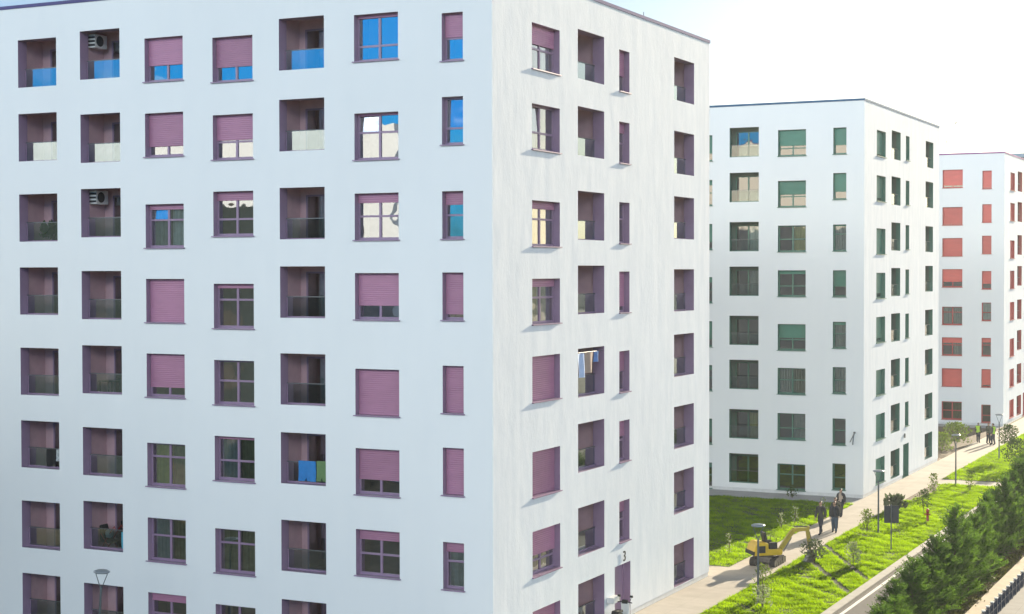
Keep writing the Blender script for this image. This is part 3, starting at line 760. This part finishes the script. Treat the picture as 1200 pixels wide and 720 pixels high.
# ------------------------------------------------------------------ street lamps
LAMPGREY = simple('lamp_grey', (.10, .115, .12), .45, .4, var=.06)
def lamp_proto():
    t = thing('street_lamp', '', 'street lamp')
    m = MB(); m.lathe([(.11, 0), (.11, .03), (.055, .05), (.05, .9), (.042, 2.6), (.042, 2.82), (.03, 2.86)], 12); m.build('pole', LAMPGREY, t, smooth=True)
    for sx in (-1, 1):
        m = MB(); m.tube([(sx * .02, 0, 2.80), (sx * .20, 0, 3.30), (sx * .215, 0, 3.42)], [.017, .015, .015], 6); m.build('arm', LAMPGREY, t)
    m = MB(); m.lathe([(.05, 3.36), (.26, 3.375), (.30, 3.40), (.295, 3.44), (.22, 3.475), (.05, 3.49)], 24); m.build('lamp_head', simple('lamp_top', (.27, .30, .32), .3, .35, var=.05), t, smooth=True)
    return t
LP = [(-14.45, -3.75, 'slim dark street lamp in front of the mauve block windows'),
      (4.08, 17.2, 'street lamp in the grass directly in front of the yellow excavator'),
      (4.15, 38.3, 'street lamp in the grass near the corner of the green block'),
      (4.08, 59.8, 'street lamp where the side path crosses the lawn'),
      (4.0, 76.6, 'street lamp beside the workers in yellow vests')]
lp = lamp_proto()
for k, (x, y, lab) in enumerate(LP):
    o = lp if k == 0 else copy_tree(lp)
    o.location = (x, y, 0); o.rotation_euler = (R(0), R(3 if k == 0 else 0), R(26)); o['label'] = lab; o['group'] = 'street lamps'

# ------------------------------------------------------------------ sign, post
t = thing('road_sign', 'dark two-leaf sign board on a thin grey post in the grass', 'sign', (6.1, 33.0, 0), R(26))
m = MB(); m.tube([(0, -.04, 0), (0, -.04, 2.4)], .032, 8); m.build('post', METAL, t)
m = MB()
for sx, a in ((-1, 8), (1, -12)):
    M = Matrix.Translation((sx * .03, 0, 0)) @ Matrix.Rotation(R(a), 4, 'Z')
    x0, x1 = (-.34, 0) if sx < 0 else (0, .36)
    m.box(x0, x1, -.012, .012, 1.45, 2.34, M)
m.build('sign_panel', simple('sign_back', (.035, .04, .042), .5, .2), t)
t = thing('marker_post', 'short red post standing in the grass under a sapling', 'post', (5.8, 43.1, 0))
RED = simple('red_enamel', (.38, .03, .025), .4)
m = MB(); m.lathe([(.10, 0), (.10, .04), (.075, .06), (.075, .62), (.10, .64), (.10, .72), (.06, .8), (.02, .83)], 12); m.build('barrel', RED, t, smooth=True)
m = MB(); m.tube([(-.16, 0, .5), (.16, 0, .5)], .045, 8); m.build('outlet', RED, t)

# ------------------------------------------------------------------ lattice fence
FB = simple('fence_paint', (.018, .028, .05), .5, .2, var=.1)
FW = simple('fence_cap', (.62, .60, .55), .7)
t = thing('lattice_fence', 'low dark lattice fence with pale post caps along the pavement', 'fence', (13.72, 0, .0))
l = MB()
ns = 44; st = .95; s0 = 8.0
for k in range(ns):
    y = s0 + k * st
    p = MB(); p.box(-.05, .05, y - .06, y + .06, 0, .70); po = p.build('post', FB, t)
    c = MB(); c.box(-.075, .075, y - .085, y + .085, .70, .75); c.build('post_cap', FW, po)
    if k < ns - 1:
        for q in (-1, 1):
            for z0 in (.06, .37):
                a, b = (z0, z0 + .28) if q > 0 else (z0 + .28, z0)
                for hh in range(2):
                    ya = y + .06 + hh * .415; yb = ya + .415
                    l.tube([(q * .012, ya, a), (q * .012, yb, b)], .034, 4)
        l.box(-.03, .03, y + .06, y + st - .06, .33, .375); l.box(-.03, .03, y + .06, y + st - .06, .64, .69); l.box(-.03, .03, y + .06, y + st - .06, .02, .06)
l.build('lattice_panel', FB, t)

# ------------------------------------------------------------------ excavator
YEL = simple('excavator_yellow', (.55, .36, .015), .45, var=.12, vscale=4)
BLK = simple('rubber_black', (.022, .022, .022), .8, var=.3, vscale=6)
ARMY = simple('boom_yellow', (.36, .27, .03), .5, var=.25, vscale=5)
STEEL = simple('worn_steel', (.16, .15, .14), .5, .6, var=.3, vscale=8)
ex = thing('mini_excavator', 'yellow mini excavator parked on the path with its boom folded down', 'excavator', (1.55, 26.5, .008), 0)
for sx in (-1, 1):
    m = MB(); prof = []
    L, rr = .68, .19
    for k in range(9): a = R(-90 + 180 * k / 8); prof.append((L + rr * math.cos(a), rr + .005 + rr * math.sin(a)))
    for k in range(9): a = R(90 + 180 * k / 8); prof.append((-L + rr * math.cos(a), rr + .005 + rr * math.sin(a)))
    Mt = Matrix.Rotation(R(90), 4, 'Z')
    y0 = sx * .50
    m.prism(prof, y0 - .13, y0 + .13, Mt)
    for k in range(15):
        x = -.72 + k * .102
        m.box(x - .02, x + .02, y0 - .135, y0 + .135, .383, .405, Mt)
    tr = m.build('track', BLK, ex)
    m = MB()
    for x, rad in ((-.68, .15), (.68, .15), (-.35, .09), (0, .09), (.35, .09)):
        zc = .2 if rad > .1 else .1
        m.tube([tuple(Mt @ Vector((x, y0 - .145, zc))), tuple(Mt @ Vector((x, y0 + .145, zc)))], rad, 14)
    m.build('track_wheel', STEEL, tr)
m = MB(); m.box(-.38, .38, -.45, .45, .18, .42); m.lathe([(.34, .42), (.34, .50)], 20); m.build('undercarriage', STEEL, ex, bevel=.015)
m = MB(); m.prism([(-.63, .02), (.63, .02), (.63, .30), (-.63, .30)], 1.0, 1.05); m.box(-.4, -.32, .4, 1.0, .2, .28); m.box(.32, .4, .4, 1.0, .2, .28); m.build('dozer_blade', STEEL, ex)
hs = bpy.data.objects.new('house', None)
AZ = R(-50)          # boom points to +s and +t
MZ = Matrix.Rotation(R(90) + AZ, 4, 'Z')       # local x = forward
def ebox(mb, x0, x1, y0, y1, z0, z1): mb.box(x0, x1, y0, y1, z0, z1, MZ)
m = MB(); m.prism([(-.86, .52), (.55, .52), (.62, .66), (.60, .80), (-.12, .82), (-.14, 1.12), (-.62, 1.18), (-.80, 1.0), (-.88, .72)], -.50, .50, MZ)
body = m.build('engine_house', YEL, ex, bevel=.03)
m = MB(); ebox(m, -.70, -.30, -.528, -.522, .66, 1.0)
for k in range(5): ebox(m, -.68, -.32, -.536, -.528, .68 + k * .065, .715 + k * .065)
m.build('grille', BLK, body)
m = MB(); m.prism([(-.95, .56), (-.85, .54), (-.83, .74), (-.93, .72)], -.5, .5, MZ); m.build('counterweight', BLK, ex)
m = MB(); ebox(m, -.10, .34, -.24, .24, .82, .98); m.prism([(-.14, .95), (-.02, .95), (-.16, 1.62), (-.28, 1.60)], -.25, .25, MZ); m.build('seat', BLK, ex, bevel=.03)
m = MB()
for y in (-.36, .36): ebox(m, -.05, .36, y - .07, y + .07, .82, 1.14)
for y in (-.36, .36): m.tube([tuple(MZ @ Vector((.3, y, 1.12))), tuple(MZ @ Vector((.34, y, 1.36)))], .018, 6)
m.build('control_console', BLK, ex, bevel=.012)
def link(mb, p, q, w0, w1, hw):
    p = Vector(p); q = Vector(q); d = (q - p); n = Vector((-d.z, 0, d.x)).normalized()
    a, b, c, e = p + n * w0, p - n * w0, q - n * w1, q + n * w1
    mb.prism([(v.x, v.z) for v in (a, b, c, e)], -hw, hw, MZ)
m = MB(); link(m, (.62, 0, .62), (1.15, 0, 1.35), .10, .11, .075); link(m, (1.12, 0, 1.33), (1.42, 0, 1.66), .115, .10, .073); link(m, (1.38, 0, 1.64), (2.12, 0, 1.66), .10, .075, .071); bo = m.build('boom', ARMY, ex, bevel=.012)
m = MB(); ebox(m, .56, .76, -.12, .12, .48, .72); m.build('swing_post', STEEL, ex, bevel=.015)
m = MB(); link(m, (2.18, 0, 1.80), (2.10, 0, 1.62), .08, .09, .055); link(m, (2.12, 0, 1.66), (2.26, 0, .58), .09, .055, .056); m.build('dipper_arm', ARMY, ex, bevel=.01)
m = MB()
P = lambda x, z, y=0: tuple(MZ @ Vector((x, y, z)))
m.tube([P(.86, .60), P(1.28, 1.28)], .035, 8); m.tube([P(1.45, 1.80), P(2.14, 1.80)], .035, 8); m.tube([P(2.24, 1.5), P(2.42, .72)], .03, 8)
m.build('hydraulic_cylinder', STEEL, ex)
m = MB(); m.prism([(2.20, .62), (2.40, .60), (2.46, .34), (2.40, .10), (2.16, .02), (1.98, .06), (2.06, .22), (2.16, .36)], -.19, .19, MZ)
for k in range(4): ebox(m, 1.90, 2.02, -.18 + k * .107, -.14 + k * .107, .05, .08)
m.build('bucket', STEEL, ex, bevel=.01)

# ------------------------------------------------------------------ people
SKIN = simple('skin', (.42, .25, .18), .5, var=.05)
def person(label, loc, rz, h, jacket, trousers, hair, stride=.22, vest=None, coat=False, shirt=None, longhair=False, armswing=.12, group=None):
    S = h / 1.75
    V = []; E = []; Rd = []
    def j(x, y, z, r, p=None):
        V.append((x, y, z)); Rd.append(r); 
        if p is not None: E.append((p, len(V) - 1))
        return len(V) - 1
    pel = j(0, 0, .96, .135)
    wst = j(0, .0, 1.12, .118, pel); ch = j(0, .01, 1.32, .135, wst); up = j(0, .015, 1.43, .09, ch)
    nk = j(0, 0, 1.51, .052, up); j(0, -.01, 1.57, .05, nk)
    for sx in (-1, 1):
        sw = armswing * sx
        sh = j(sx * .175, .01, 1.42, .062, up); el = j(sx * .222, .03 + sw * .5, 1.16, .05, sh); wr = j(sx * .205, -.05 + sw * 1.3, .94, .033, el)
        pm = j(sx * .203, -.065 + sw * 1.4, .87, .034, wr)
        for k in range(4):
            y = (k - 1.5) * .02
            a = j(sx * .208, -.07 + sw * 1.4 + y, .835, .011, pm); j(sx * .2, -.075 + sw * 1.4 + y, .775 + abs(k - 1.3) * .008, .008, a)
        a = j(sx * .183, -.105 + sw * 1.4, .85, .012, pm); j(sx * .173, -.12 + sw * 1.4, .81, .009, a)
        st = stride * sx
        hp = j(sx * .095, -st * .12, .90, .098, pel); kn = j(sx * .10, -st * .55 - .03, .50, .066, hp)
        an = j(sx * .10, -st + .03, .095, .043, kn); bl = j(sx * .105, -st - .07, .045, .044, an); j(sx * .11, -st - .17, .035, .032, bl)
    me = bpy.data.meshes.new('person'); me.from_pydata([tuple(c * S for c in v) for v in V], E, [])
    tmp = bpy.data.objects.new('person', me); COL.objects.link(tmp)
    md = tmp.modifiers.new('s', 'SKIN'); md.use_smooth_shade = True; md.branch_smoothing = .6
    for i, r in enumerate(Rd):
        me.skin_vertices[0].data[i].radius = (r * S, r * S * (.82 if i in (0, 1, 2, 3) else 1)); me.skin_vertices[0].data[i].use_root = (i == 0)
    sb = tmp.modifiers.new('u', 'SUBSURF'); sb.levels = 1; sb.render_levels = 1
    bm = bmesh.new(); dg = bpy.context.evaluated_depsgraph_get(); dg.update()
    ev = tmp.evaluated_get(dg); m2 = bpy.data.meshes.new_from_object(ev)
    bm.from_mesh(m2); bpy.data.objects.remove(tmp)
    # head: egg with nose, brow, eye sockets, ears
    hz = 1.635 * S
    g = bmesh.ops.create_uvsphere(bm, u_segments=16, v_segments=12, radius=1)
    for v in g['verts']:
        x, y, z = v.co
        k = 1 - .22 * max(0, -z) * (1 if y < 0 else .6)
        px, py, pz = x * .078 * k, y * .098 * k, z * .118
        if y < -.8 and abs(x) < .25 and -.25 < z < .2: py -= .02                    # nose
        if y < -.7 and .2 < abs(x) < .55 and .0 < z < .3: py += .008               # eyes
        if abs(x) > .93 and abs(z) < .3: px *= 1.12                                # ears
        v.co = (px * S, (py - .015) * S, hz + pz * S)
    bm.normal_update()
    body = bpy.data.meshes.new('person'); bm.to_mesh(body)
    for p in body.polygons: p.use_smooth = True
    body.materials.append(SKIN)
    o = bpy.data.objects.new('person', body); COL.objects.link(o); o.location = loc; o.rotation_euler = (0, 0, rz)
    tag(o, label, 'person', group)
    def garment(name, pred, off, m):
        b2 = bm.copy(); bmesh.ops.recalc_face_normals(b2, faces=b2.faces)
        kill = [f for f in b2.faces if not pred(*(f.calc_center_median() / S))]
        bmesh.ops.delete(b2, geom=kill, context='FACES'); b2.normal_update()
        for v in b2.verts: v.co += v.normal * off
        mm = bpy.data.meshes.new(name); b2.to_mesh(mm); b2.free()
        for p in mm.polygons: p.use_smooth = True
        mm.materials.append(m); q = bpy.data.objects.new(name, mm); COL.objects.link(q); q.parent = o
        return q
    low = .66 if coat else .88
    garment('trousers', lambda x, y, z: .09 < z < 1.03 and abs(x) < .17, .022, trousers)
    garment('shoes', lambda x, y, z: z <= .11 and abs(x) < .2, .012, BLK)
    jk = garment('jacket', lambda x, y, z: (low < z < 1.50 and abs(x) < .19) or (.93 < z < 1.5 and abs(x) >= .16), .042, jacket)
    if shirt: garment('shirt', lambda x, y, z: .95 < z < 1.47 and abs(x) < .085 and y < 0, .052, shirt)
    if vest: garment('vest', lambda x, y, z: .92 < z < 1.47 and abs(x) < .185, .055, vest)
    if longhair: garment('hair', lambda x, y, z: z > 1.53 and (y > .0 or z > 1.69), .020, hair)
    else: garment('hair', lambda x, y, z: z > 1.60 and (y > .02 or z > 1.695), .012, hair)
    bm.free()
    return o
NAVY = simple('navy_cloth', (.022, .026, .036), .85); CHAR = simple('charcoal_cloth', (.03, .032, .03), .85)
DENIM = simple('blue_denim', (.05, .085, .13), .85); DKDEN = simple('dark_denim', (.025, .03, .045), .85)
BROWNH = simple('brown_hair', (.09, .045, .02), .5); DKHAIR = simple('dark_hair', (.025, .018, .014), .5); BEIGE = simple('beige_cloth', (.42, .33, .27), .85)
HIVIS = simple('hi_vis_yellow', (.42, .66, .04), .6); OLIVEC = simple('olive_cloth', (.06, .062, .045), .85)
person('person in dark jacket and dark trousers mid-stride, nearest the excavator', (1.4, 36.6, .008), R(-12), 1.79, CHAR, DKDEN, BROWNH, .26)
person('person in dark jacket and blue jeans walking on the path', (1.92, 37.5, .008), R(8), 1.70, NAVY, DENIM, BROWNH, .12, longhair=True)
person('person with short brown hair half hidden behind the one in blue jeans', (1.68, 38.6, .008), R(0), 1.76, OLIVEC, DKDEN, BROWNH, .15)
person('person in open dark coat over a beige top, walking near the building corner', (.72, 43.3, .008), R(-8), 1.62, NAVY, DKDEN, DKHAIR, .16, coat=True, shirt=BEIGE, longhair=True)
person('worker in yellow vest standing alone at the left side of the far path', (.3, 88.3, .008), R(170), 1.66, OLIVEC, DKDEN, DKHAIR, .05, vest=HIVIS, armswing=.03)
person('person in dark clothes standing close beside a worker in yellow vest', (1.25, 87.6, .008), R(60), 1.74, OLIVEC, DKDEN, DKHAIR, .06, armswing=.03)
person('worker in yellow vest at the lawn side of the far path', (1.75, 86.9, .008), R(-110), 1.78, CHAR, DKDEN, DKHAIR, .07, vest=HIVIS, armswing=.03)

# ------------------------------------------------------------------ scooter by the entrance
t = thing('motor_scooter', 'black and white motor scooter parked beside the entrance door', 'scooter', (.62, 10.15, .008), R(0))
m = MB()
for y in (-.55, .62): m.tube([(-.05, y, .22), (.05, y, .22)], .22, 18)
m.build('wheel', BLK, t)
m = MB(); m.prism([(-.75, .35), (-.2, .28), (.25, .28), (.3, .42), (-.05, .45), (-.2, .68), (-.75, .72)], -.15, .15, Matrix.Rotation(R(90), 4, 'Z')); m.build('body', simple('scooter_black', (.02, .02, .022), .3), t, bevel=.03)
m = MB(); m.prism([(.22, .3), (.42, .3), (.5, .7), (.42, 1.0), (.34, .98), (.38, .7)], -.18, .18, Matrix.Rotation(R(90), 4, 'Z')); m.build('front_shield', WHITEPL, t, bevel=.03)
m = MB(); m.prism([(-.78, .72), (-.1, .70), (-.12, .80), (-.7, .84)], -.13, .13, Matrix.Rotation(R(90), 4, 'Z')); m.build('saddle', BLK, t, bevel=.03)
m = MB(); m.tube([(-.32, .33, 1.0), (0, .4, 1.02), (.32, .33, 1.0)], .022, 8); m.prism([(.32, .95), (.44, .95), (.4, 1.1), (.34, 1.08)], -.12, .12, Matrix.Rotation(R(90), 4, 'Z')); m.build('handlebar', BLK, t)
for sx in (-1, 1):
    m = MB(); m.tube([(sx * .22, .38, 1.02), (sx * .26, .40, 1.2)], .01, 6); m.prism([(-.07, -.04), (.07, -.04), (.06, .05), (-.06, .05)], -.012, .012, Matrix.Translation((sx * .27, .40, 1.24))); m.build('mirror', BLK, t)

# ------------------------------------------------------------------ laundry and loose things in the loggias
def cloth(name, label, face, s0, x0, x1, y, z0, z1, m, cat='laundry', group=None, amp=.045):
    F = frame_of(face); mb = MB(); n = 10; k2 = 6; ph = random.random() * 6
    grid = []
    for a in range(n + 1):
        for b in range(k2 + 1):
            u = a / n; v = b / k2
            sag = .015 * math.sin(u * 9 + ph) * (1 if b == 0 else .3)
            x = x0 + (x1 - x0) * u + .012 * math.sin(v * 4 + ph) ; z = z1 + (z0 - z1) * v - (sag if b == k2 else 0)
            grid.append((x, y + amp * math.sin(u * 7 + ph) * (.3 + v) , z))
    mb.v = grid
    for a in range(n):
        for b in range(k2):
            i = a * (k2 + 1) + b; mb.f.append((i, i + 1, i + k2 + 2, i + k2 + 1))
    off = [(x, yy + .008, z) for x, yy, z in grid]; i0 = len(grid); mb.v += off
    for a in range(n):
        for b in range(k2):
            i = i0 + a * (k2 + 1) + b; mb.f.append((i, i + k2 + 1, i + k2 + 2, i + 1))
    o = mb.build(name, m, F=lambda a, b, c: tuple(np.add(F(a, b, c), (0, s0, 0))), smooth=True)
    return tag(o, label, cat, group)
C = lambda n, c: simple(n, c, .9, var=.12, vscale=6)
xa, xb, h = COLS['L5']; zb = 8.46 - h
cloth('towel', 'bright blue towel hung over a mauve loggia railing beside a green towel', 'L', 0, xa + .55, xa + 1.3, .37, zb + .08, zb + .84, C('blue_towel', (.02, .19, .48)), group='towels on a loggia railing')
cloth('towel', 'dull green towel hung over a mauve loggia railing right of a blue towel', 'L', 0, xa + 1.34, xb - .03, .37, zb + .10, zb + .86, C('green_towel', (.13, .23, .09)), group='towels on a loggia railing')
xa, xb, h = COLS['L2']; zb = 5.31 - h
cloth('towel', 'turquoise towel hanging over a railing in the second column of loggias', 'L', 0, xb - .42, xb - .03, .37, zb + .06, zb + .72, C('cyan_towel', (.06, .36, .48)))
xa, xb, h = COLS['L1']; zb = 8.4 - h
cloth('blanket', 'black cloth with white pattern hung on the railing of a left loggia', 'L', 0, xa + 1.0, xa + 1.5, .37, zb + .05, zb + .76, C('black_cloth', (.012, .012, .014)))
cloth('blanket', 'white patterned cloth hung at the right of a black cloth on a railing', 'L', 0, xa + 1.52, xb - .05, .37, zb + .28, zb + .76, simple('white_pattern_cloth', (.4, .42, .42), .9, var=.8, vscale=9))
xa, xb, h = COLS['R2']; zt = 11.42
G3 = 'laundry hanging in a loggia above the entrance'
cloth('laundry_sheet', 'long pale blue cloth hanging from the line, left of a tan towel', 'R', 0, xa + .10, xa + .72, .06, zt - 1.15, zt - .2, C('paleblue_cloth', (.42, .52, .72)), 'laundry', G3)
cloth('laundry_towel', 'tan towel hanging in the middle of the laundry line', 'R', 0, xa + .85, xa + 1.62, .06, zt - 1.0, zt - .2, C('tan_cloth', (.36, .27, .22)), 'laundry', G3)
cloth('laundry_shirt', 'small blue garment hanging at the right end of the laundry line', 'R', 0, xa + 1.70, xa + 2.2, .06, zt - .6, zt - .18, C('blue_cloth', (.10, .20, .45)), 'laundry', G3)
F = frame_of('R')
m = MB(); m.tube([F(xa + .002, .065, zt - .17), F(xb - .002, .065, zt - .17)], .008, 6); tag(m.build('clothes_line', METAL), 'thin clothes line stretched across a loggia above the entrance', 'clothes line')
# flower pots
def pot(label, x, y, z, r, m, leaf=True, seed=0):
    t = thing('plant_pot', label, 'flower pot', (x, y, z))
    mb = MB(); mb.lathe([(r * .7, 0), (r, r * 1.6), (r * 1.08, r * 1.6), (r * 1.08, r * 1.85), (r * .9, r * 1.85)], 14); mb.build('pot', m, t)
    if leaf:
        q = shrub_mesh(np.random.default_rng(seed), 60, r * 2.2, r * 4.5, r * 2.4, 1.0); q[:, :, 2] += r * 1.7; raw_mesh('foliage', q, 4, DARKL, t)
    return t
TERRA = simple('terracotta', (.42, .13, .05), .8)
xa, xb, h = COLS['L5']; pot('orange pot on the loggia floor behind glass, near the bottom of the mauve block', xb - .22, .56, 5.19 - h - .02 + .0, .13, TERRA, False)
xa, xb, h = COLS['L1']; pot('leafy pot plant behind the glass of a left loggia', xa + .85, .8, 17.58 - h - .28, .15, TERRA, True, 3)
# table and chairs on the fifth-floor loggia
xa, xb, h = COLS['L2']; z0 = 11.52 - h - .28
t = thing('balcony_table', 'dark table behind the glass rail of a loggia in the second column', 'table', (xa + .55, 1.0, z0))
m = MB(); m.box(-.35, .35, -.3, .3, .70, .74); m.build('tabletop', DKMETAL, t, bevel=.01)
for a in (-.3, .3):
    for b in (-.25, .25): m = MB(); m.box(a - .02, a + .02, b - .02, b + .02, 0, .7); m.build('leg', DKMETAL, t)
pot('orange-yellow pot at the right end of the loggia with the dark table', xb - .12, .62, z0 + .28, .11, simple('ochre_pot', (.5, .3, .08), .7), False)
# bicycle-like clutter of the lower loggia: pushchair
xa, xb, h = COLS['L2']; z0 = 5.31 - h - .28
t = thing('pushchair', 'dark pushchair with red frame in the loggia with the turquoise towel', 'pushchair', (xa + .5, .95, z0))
m = MB(); m.prism([(-.3, .45), (.25, .42), (.3, .52), (-.05, .6), (-.25, 1.15), (-.35, 1.1)], -.2, .2); m.build('seat', BLK, t, bevel=.02)
m = MB()
for y in (-.22, .22): m.tube([(-.3, y, .1), (.3, y, .95), (.45, y, 1.12), (.5, y, 1.0)], .016, 6); m.tube([(.3, y, .1), (-.25, y, .8)], .016, 6)
m.build('frame', RED, t)
m = MB()
for x in (-.3, .3):
    for y in (-.22, .22): m.tube([(x, y - .02, .1), (x, y + .02, .1)], .1, 12)
m.build('wheel', BLK, t)
m = MB(); m.lathe([(.02, .62), (.14, .66), (.18, .78), (.15, .92), (.03, .98)], 12, Matrix.Translation((.1, -.1, 0))); tag(m.build('cushion', C('grey_cloth', (.3, .34, .36)), t))

# ------------------------------------------------------------------ birds
def bird(label, loc, rz, span, flap):
    t = thing('bird', label, 'bird', loc, rz, 'birds flying over the red block')
    m = MB(); m.tube([(0, -.17, 0), (0, -.10, .005), (0, .02, 0), (0, .12, .01), (0, .17, .012)], [.008, .03, .042, .022, .006], 8); m.build('body', BLK, t, smooth=True)
    for sx in (-1, 1):
        m = MB(); a = span / 2
        m.prism([(sx * .02, 0), (sx * a * .5, flap), (sx * a, flap * .6), (sx * a * .5, flap + .012), (sx * .02, .015)], -.05, .05); m.build('wing', BLK, t)
    return t

# ------------------------------------------------------------------ reflected surroundings behind the viewer's back
def block(label, x0, x1, y1, dep, H, m, wm):
    b = thing('apartment_building', label, 'building', ((x0 + x1) / 2, y1, 0)); w = (x1 - x0) / 2
    mb = MB(); mb.box(-w, w, -dep, 0, 0, H); mb.build('wall', m, b)
    k = 0; x = -w + 1.3
    while x < w - 1.6:
        z = 1.0
        while z < H - 2.2:
            mb = MB(); mb.box(x, x + 1.5, .002, .03, z, z + 1.5); mb.build('window', wm, b); z += 3.1
        x += 3.4
    return b
block('pale sunlit apartment block reflected in the mauve block glass', -95, -31.3, -46, 3, 24.6, simple('pale_blue_render', (.64, .72, .84), .85), DARK)
block('lower dark slate-clad building reflected in the mauve block glass', -80, -26.5, -30, 2.2, 18.4, simple('dark_slate', (.022, .036, .042), .9, var=.3), DARK)

# ------------------------------------------------------------------ light
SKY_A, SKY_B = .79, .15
BLUE, FILL_BAND, SUNSIDE, ZEN = (.015, .46, 1.08), (12.2, 8.2, 5.6), (.24, .29, .37), (.2, .2, .2)  # sky multipliers by direction, shaped for the light they throw on walls and ground
SUN_EL, SUN_AZ = R(14.2), R(5.4)          # azimuth from +Y towards +X
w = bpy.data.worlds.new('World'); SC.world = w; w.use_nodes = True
nt = w.node_tree; nt.nodes.clear()
sky = nt.nodes.new('ShaderNodeTexSky'); sky.sky_type = 'NISHITA'; sky.sun_disc = False
sky.sun_elevation = SUN_EL; sky.sun_rotation = SUN_AZ
sky.air_density = 1.0; sky.dust_density = 1.2; sky.ozone_density = 1.5; sky.altitude = 100
bg = nt.nodes.new('ShaderNodeBackground'); bg.inputs[1].default_value = .15
wo = nt.nodes.new('ShaderNodeOutputWorld')
tc = nt.nodes.new('ShaderNodeTexCoord')
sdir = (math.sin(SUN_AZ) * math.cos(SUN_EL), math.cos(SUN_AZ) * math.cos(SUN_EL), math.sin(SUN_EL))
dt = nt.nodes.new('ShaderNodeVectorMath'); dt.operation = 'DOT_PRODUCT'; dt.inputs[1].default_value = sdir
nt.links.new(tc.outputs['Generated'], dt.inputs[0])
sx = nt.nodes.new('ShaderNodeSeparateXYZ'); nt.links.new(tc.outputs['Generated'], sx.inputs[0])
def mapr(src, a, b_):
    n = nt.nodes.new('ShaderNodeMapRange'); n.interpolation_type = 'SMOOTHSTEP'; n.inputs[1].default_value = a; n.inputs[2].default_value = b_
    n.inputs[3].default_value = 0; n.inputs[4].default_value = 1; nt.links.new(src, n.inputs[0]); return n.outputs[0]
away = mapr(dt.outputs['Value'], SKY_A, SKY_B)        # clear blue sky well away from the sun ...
high = mapr(sx.outputs[2], .17, .30)                   # ... with an added bright band higher up to fill the shaded facade
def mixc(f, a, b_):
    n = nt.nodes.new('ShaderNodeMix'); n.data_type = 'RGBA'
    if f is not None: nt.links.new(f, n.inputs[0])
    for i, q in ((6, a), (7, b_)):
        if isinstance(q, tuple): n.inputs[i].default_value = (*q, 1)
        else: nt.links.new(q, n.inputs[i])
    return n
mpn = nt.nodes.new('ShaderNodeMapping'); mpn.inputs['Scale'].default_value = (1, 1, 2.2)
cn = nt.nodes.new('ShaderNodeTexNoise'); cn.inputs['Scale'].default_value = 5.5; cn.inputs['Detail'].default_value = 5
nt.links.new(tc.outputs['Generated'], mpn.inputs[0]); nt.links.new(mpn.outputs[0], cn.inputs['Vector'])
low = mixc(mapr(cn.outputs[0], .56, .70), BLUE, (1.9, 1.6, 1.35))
m1 = mixc(high, low.outputs[2], FILL_BAND)
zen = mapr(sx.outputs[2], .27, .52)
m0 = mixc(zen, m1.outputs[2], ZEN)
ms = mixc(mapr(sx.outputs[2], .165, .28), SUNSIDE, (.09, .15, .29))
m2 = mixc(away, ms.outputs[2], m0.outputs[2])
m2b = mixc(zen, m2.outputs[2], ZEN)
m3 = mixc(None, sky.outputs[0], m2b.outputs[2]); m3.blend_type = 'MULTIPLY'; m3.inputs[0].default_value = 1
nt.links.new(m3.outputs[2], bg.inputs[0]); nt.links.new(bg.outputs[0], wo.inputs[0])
ld = bpy.data.lights.new('sun', 'SUN'); ld.energy = 5.0; ld.angle = R(.5); ld.color = (1, .86, .64)
lo = bpy.data.objects.new('sun', ld); COL.objects.link(lo)
sd = Vector((math.sin(SUN_AZ) * math.cos(SUN_EL), math.cos(SUN_AZ) * math.cos(SUN_EL), math.sin(SUN_EL)))
lo.rotation_euler = (-sd).to_track_quat('-Z', 'Y').to_euler(); lo.location = sd * 200

# ------------------------------------------------------------------ air
m, hnt, out = mat('haze_air')
pv = hnt.nodes.new('ShaderNodeVolumePrincipled'); pv.inputs['Density'].default_value = .00018; pv.inputs['Color'].default_value = (.86, .93, 1, 1); pv.inputs['Anisotropy'].default_value = .55
hnt.links.new(pv.outputs[0], out.inputs['Volume'])
mb = MB(); mb.box(-640, 640, -640, 1040, -1, 46)
tag(mb.build('haze', m), kind='stuff')

# ------------------------------------------------------------------ camera
cd = bpy.data.cameras.new('camera'); cam = bpy.data.objects.new('camera', cd); COL.objects.link(cam)
cd.sensor_width = 36; cd.lens = 1907.64 / 1200 * 36; cd.clip_start = .5; cd.clip_end = 4000
cam.matrix_world = Matrix.Translation((25.776, -50.361, 14.495)) @ Matrix.Rotation(R(26.419), 4, 'Z') @ Matrix.Rotation(R(90 - 1.3143), 4, 'X') @ Matrix.Rotation(-.00174, 4, 'Z')
SC.camera = cam

def ray_pt(px, py, dist):
    """a point far off along a viewing direction, used once to lay out the birds' flight"""
    d = cam.matrix_world.to_3x3() @ Vector(((px - 600) / 1907.64, -(py - 360) / 1907.64, -1))
    return cam.matrix_world.translation + d * dist
for k, (px, py, ds, sp, fl, lab) in enumerate(((1120, 145, 190, .42, .12, 'highest of the small dark birds over the red block'), (1109, 167, 210, .5, .10, 'small dark bird just right of the green block roof'),
                                     (1132, 165, 215, .5, -.05, 'small dark bird in the middle of the flock over the red block'), (1187, 158, 230, .45, .06, 'small dark bird at the right of the flock over the red block'))):
    bird(lab, ray_pt(px, py, ds), R(60 + 40 * k), sp * 1.5, fl * 1.5)

vs = SC.view_settings
SC.display_settings.display_device = 'sRGB'
vs.view_transform = 'Standard'; vs.look = 'None'; vs.gamma = 1; vs.use_curve_mapping = False
vs.exposure = 1.24
cy = SC.cycles
SC.render.engine = 'CYCLES'
cy.use_denoising = True
cy.max_bounces = 8; cy.diffuse_bounces = 3; cy.glossy_bounces = 4; cy.transparent_max_bounces = 12; cy.transmission_bounces = 4
cy.sample_clamp_indirect = 6
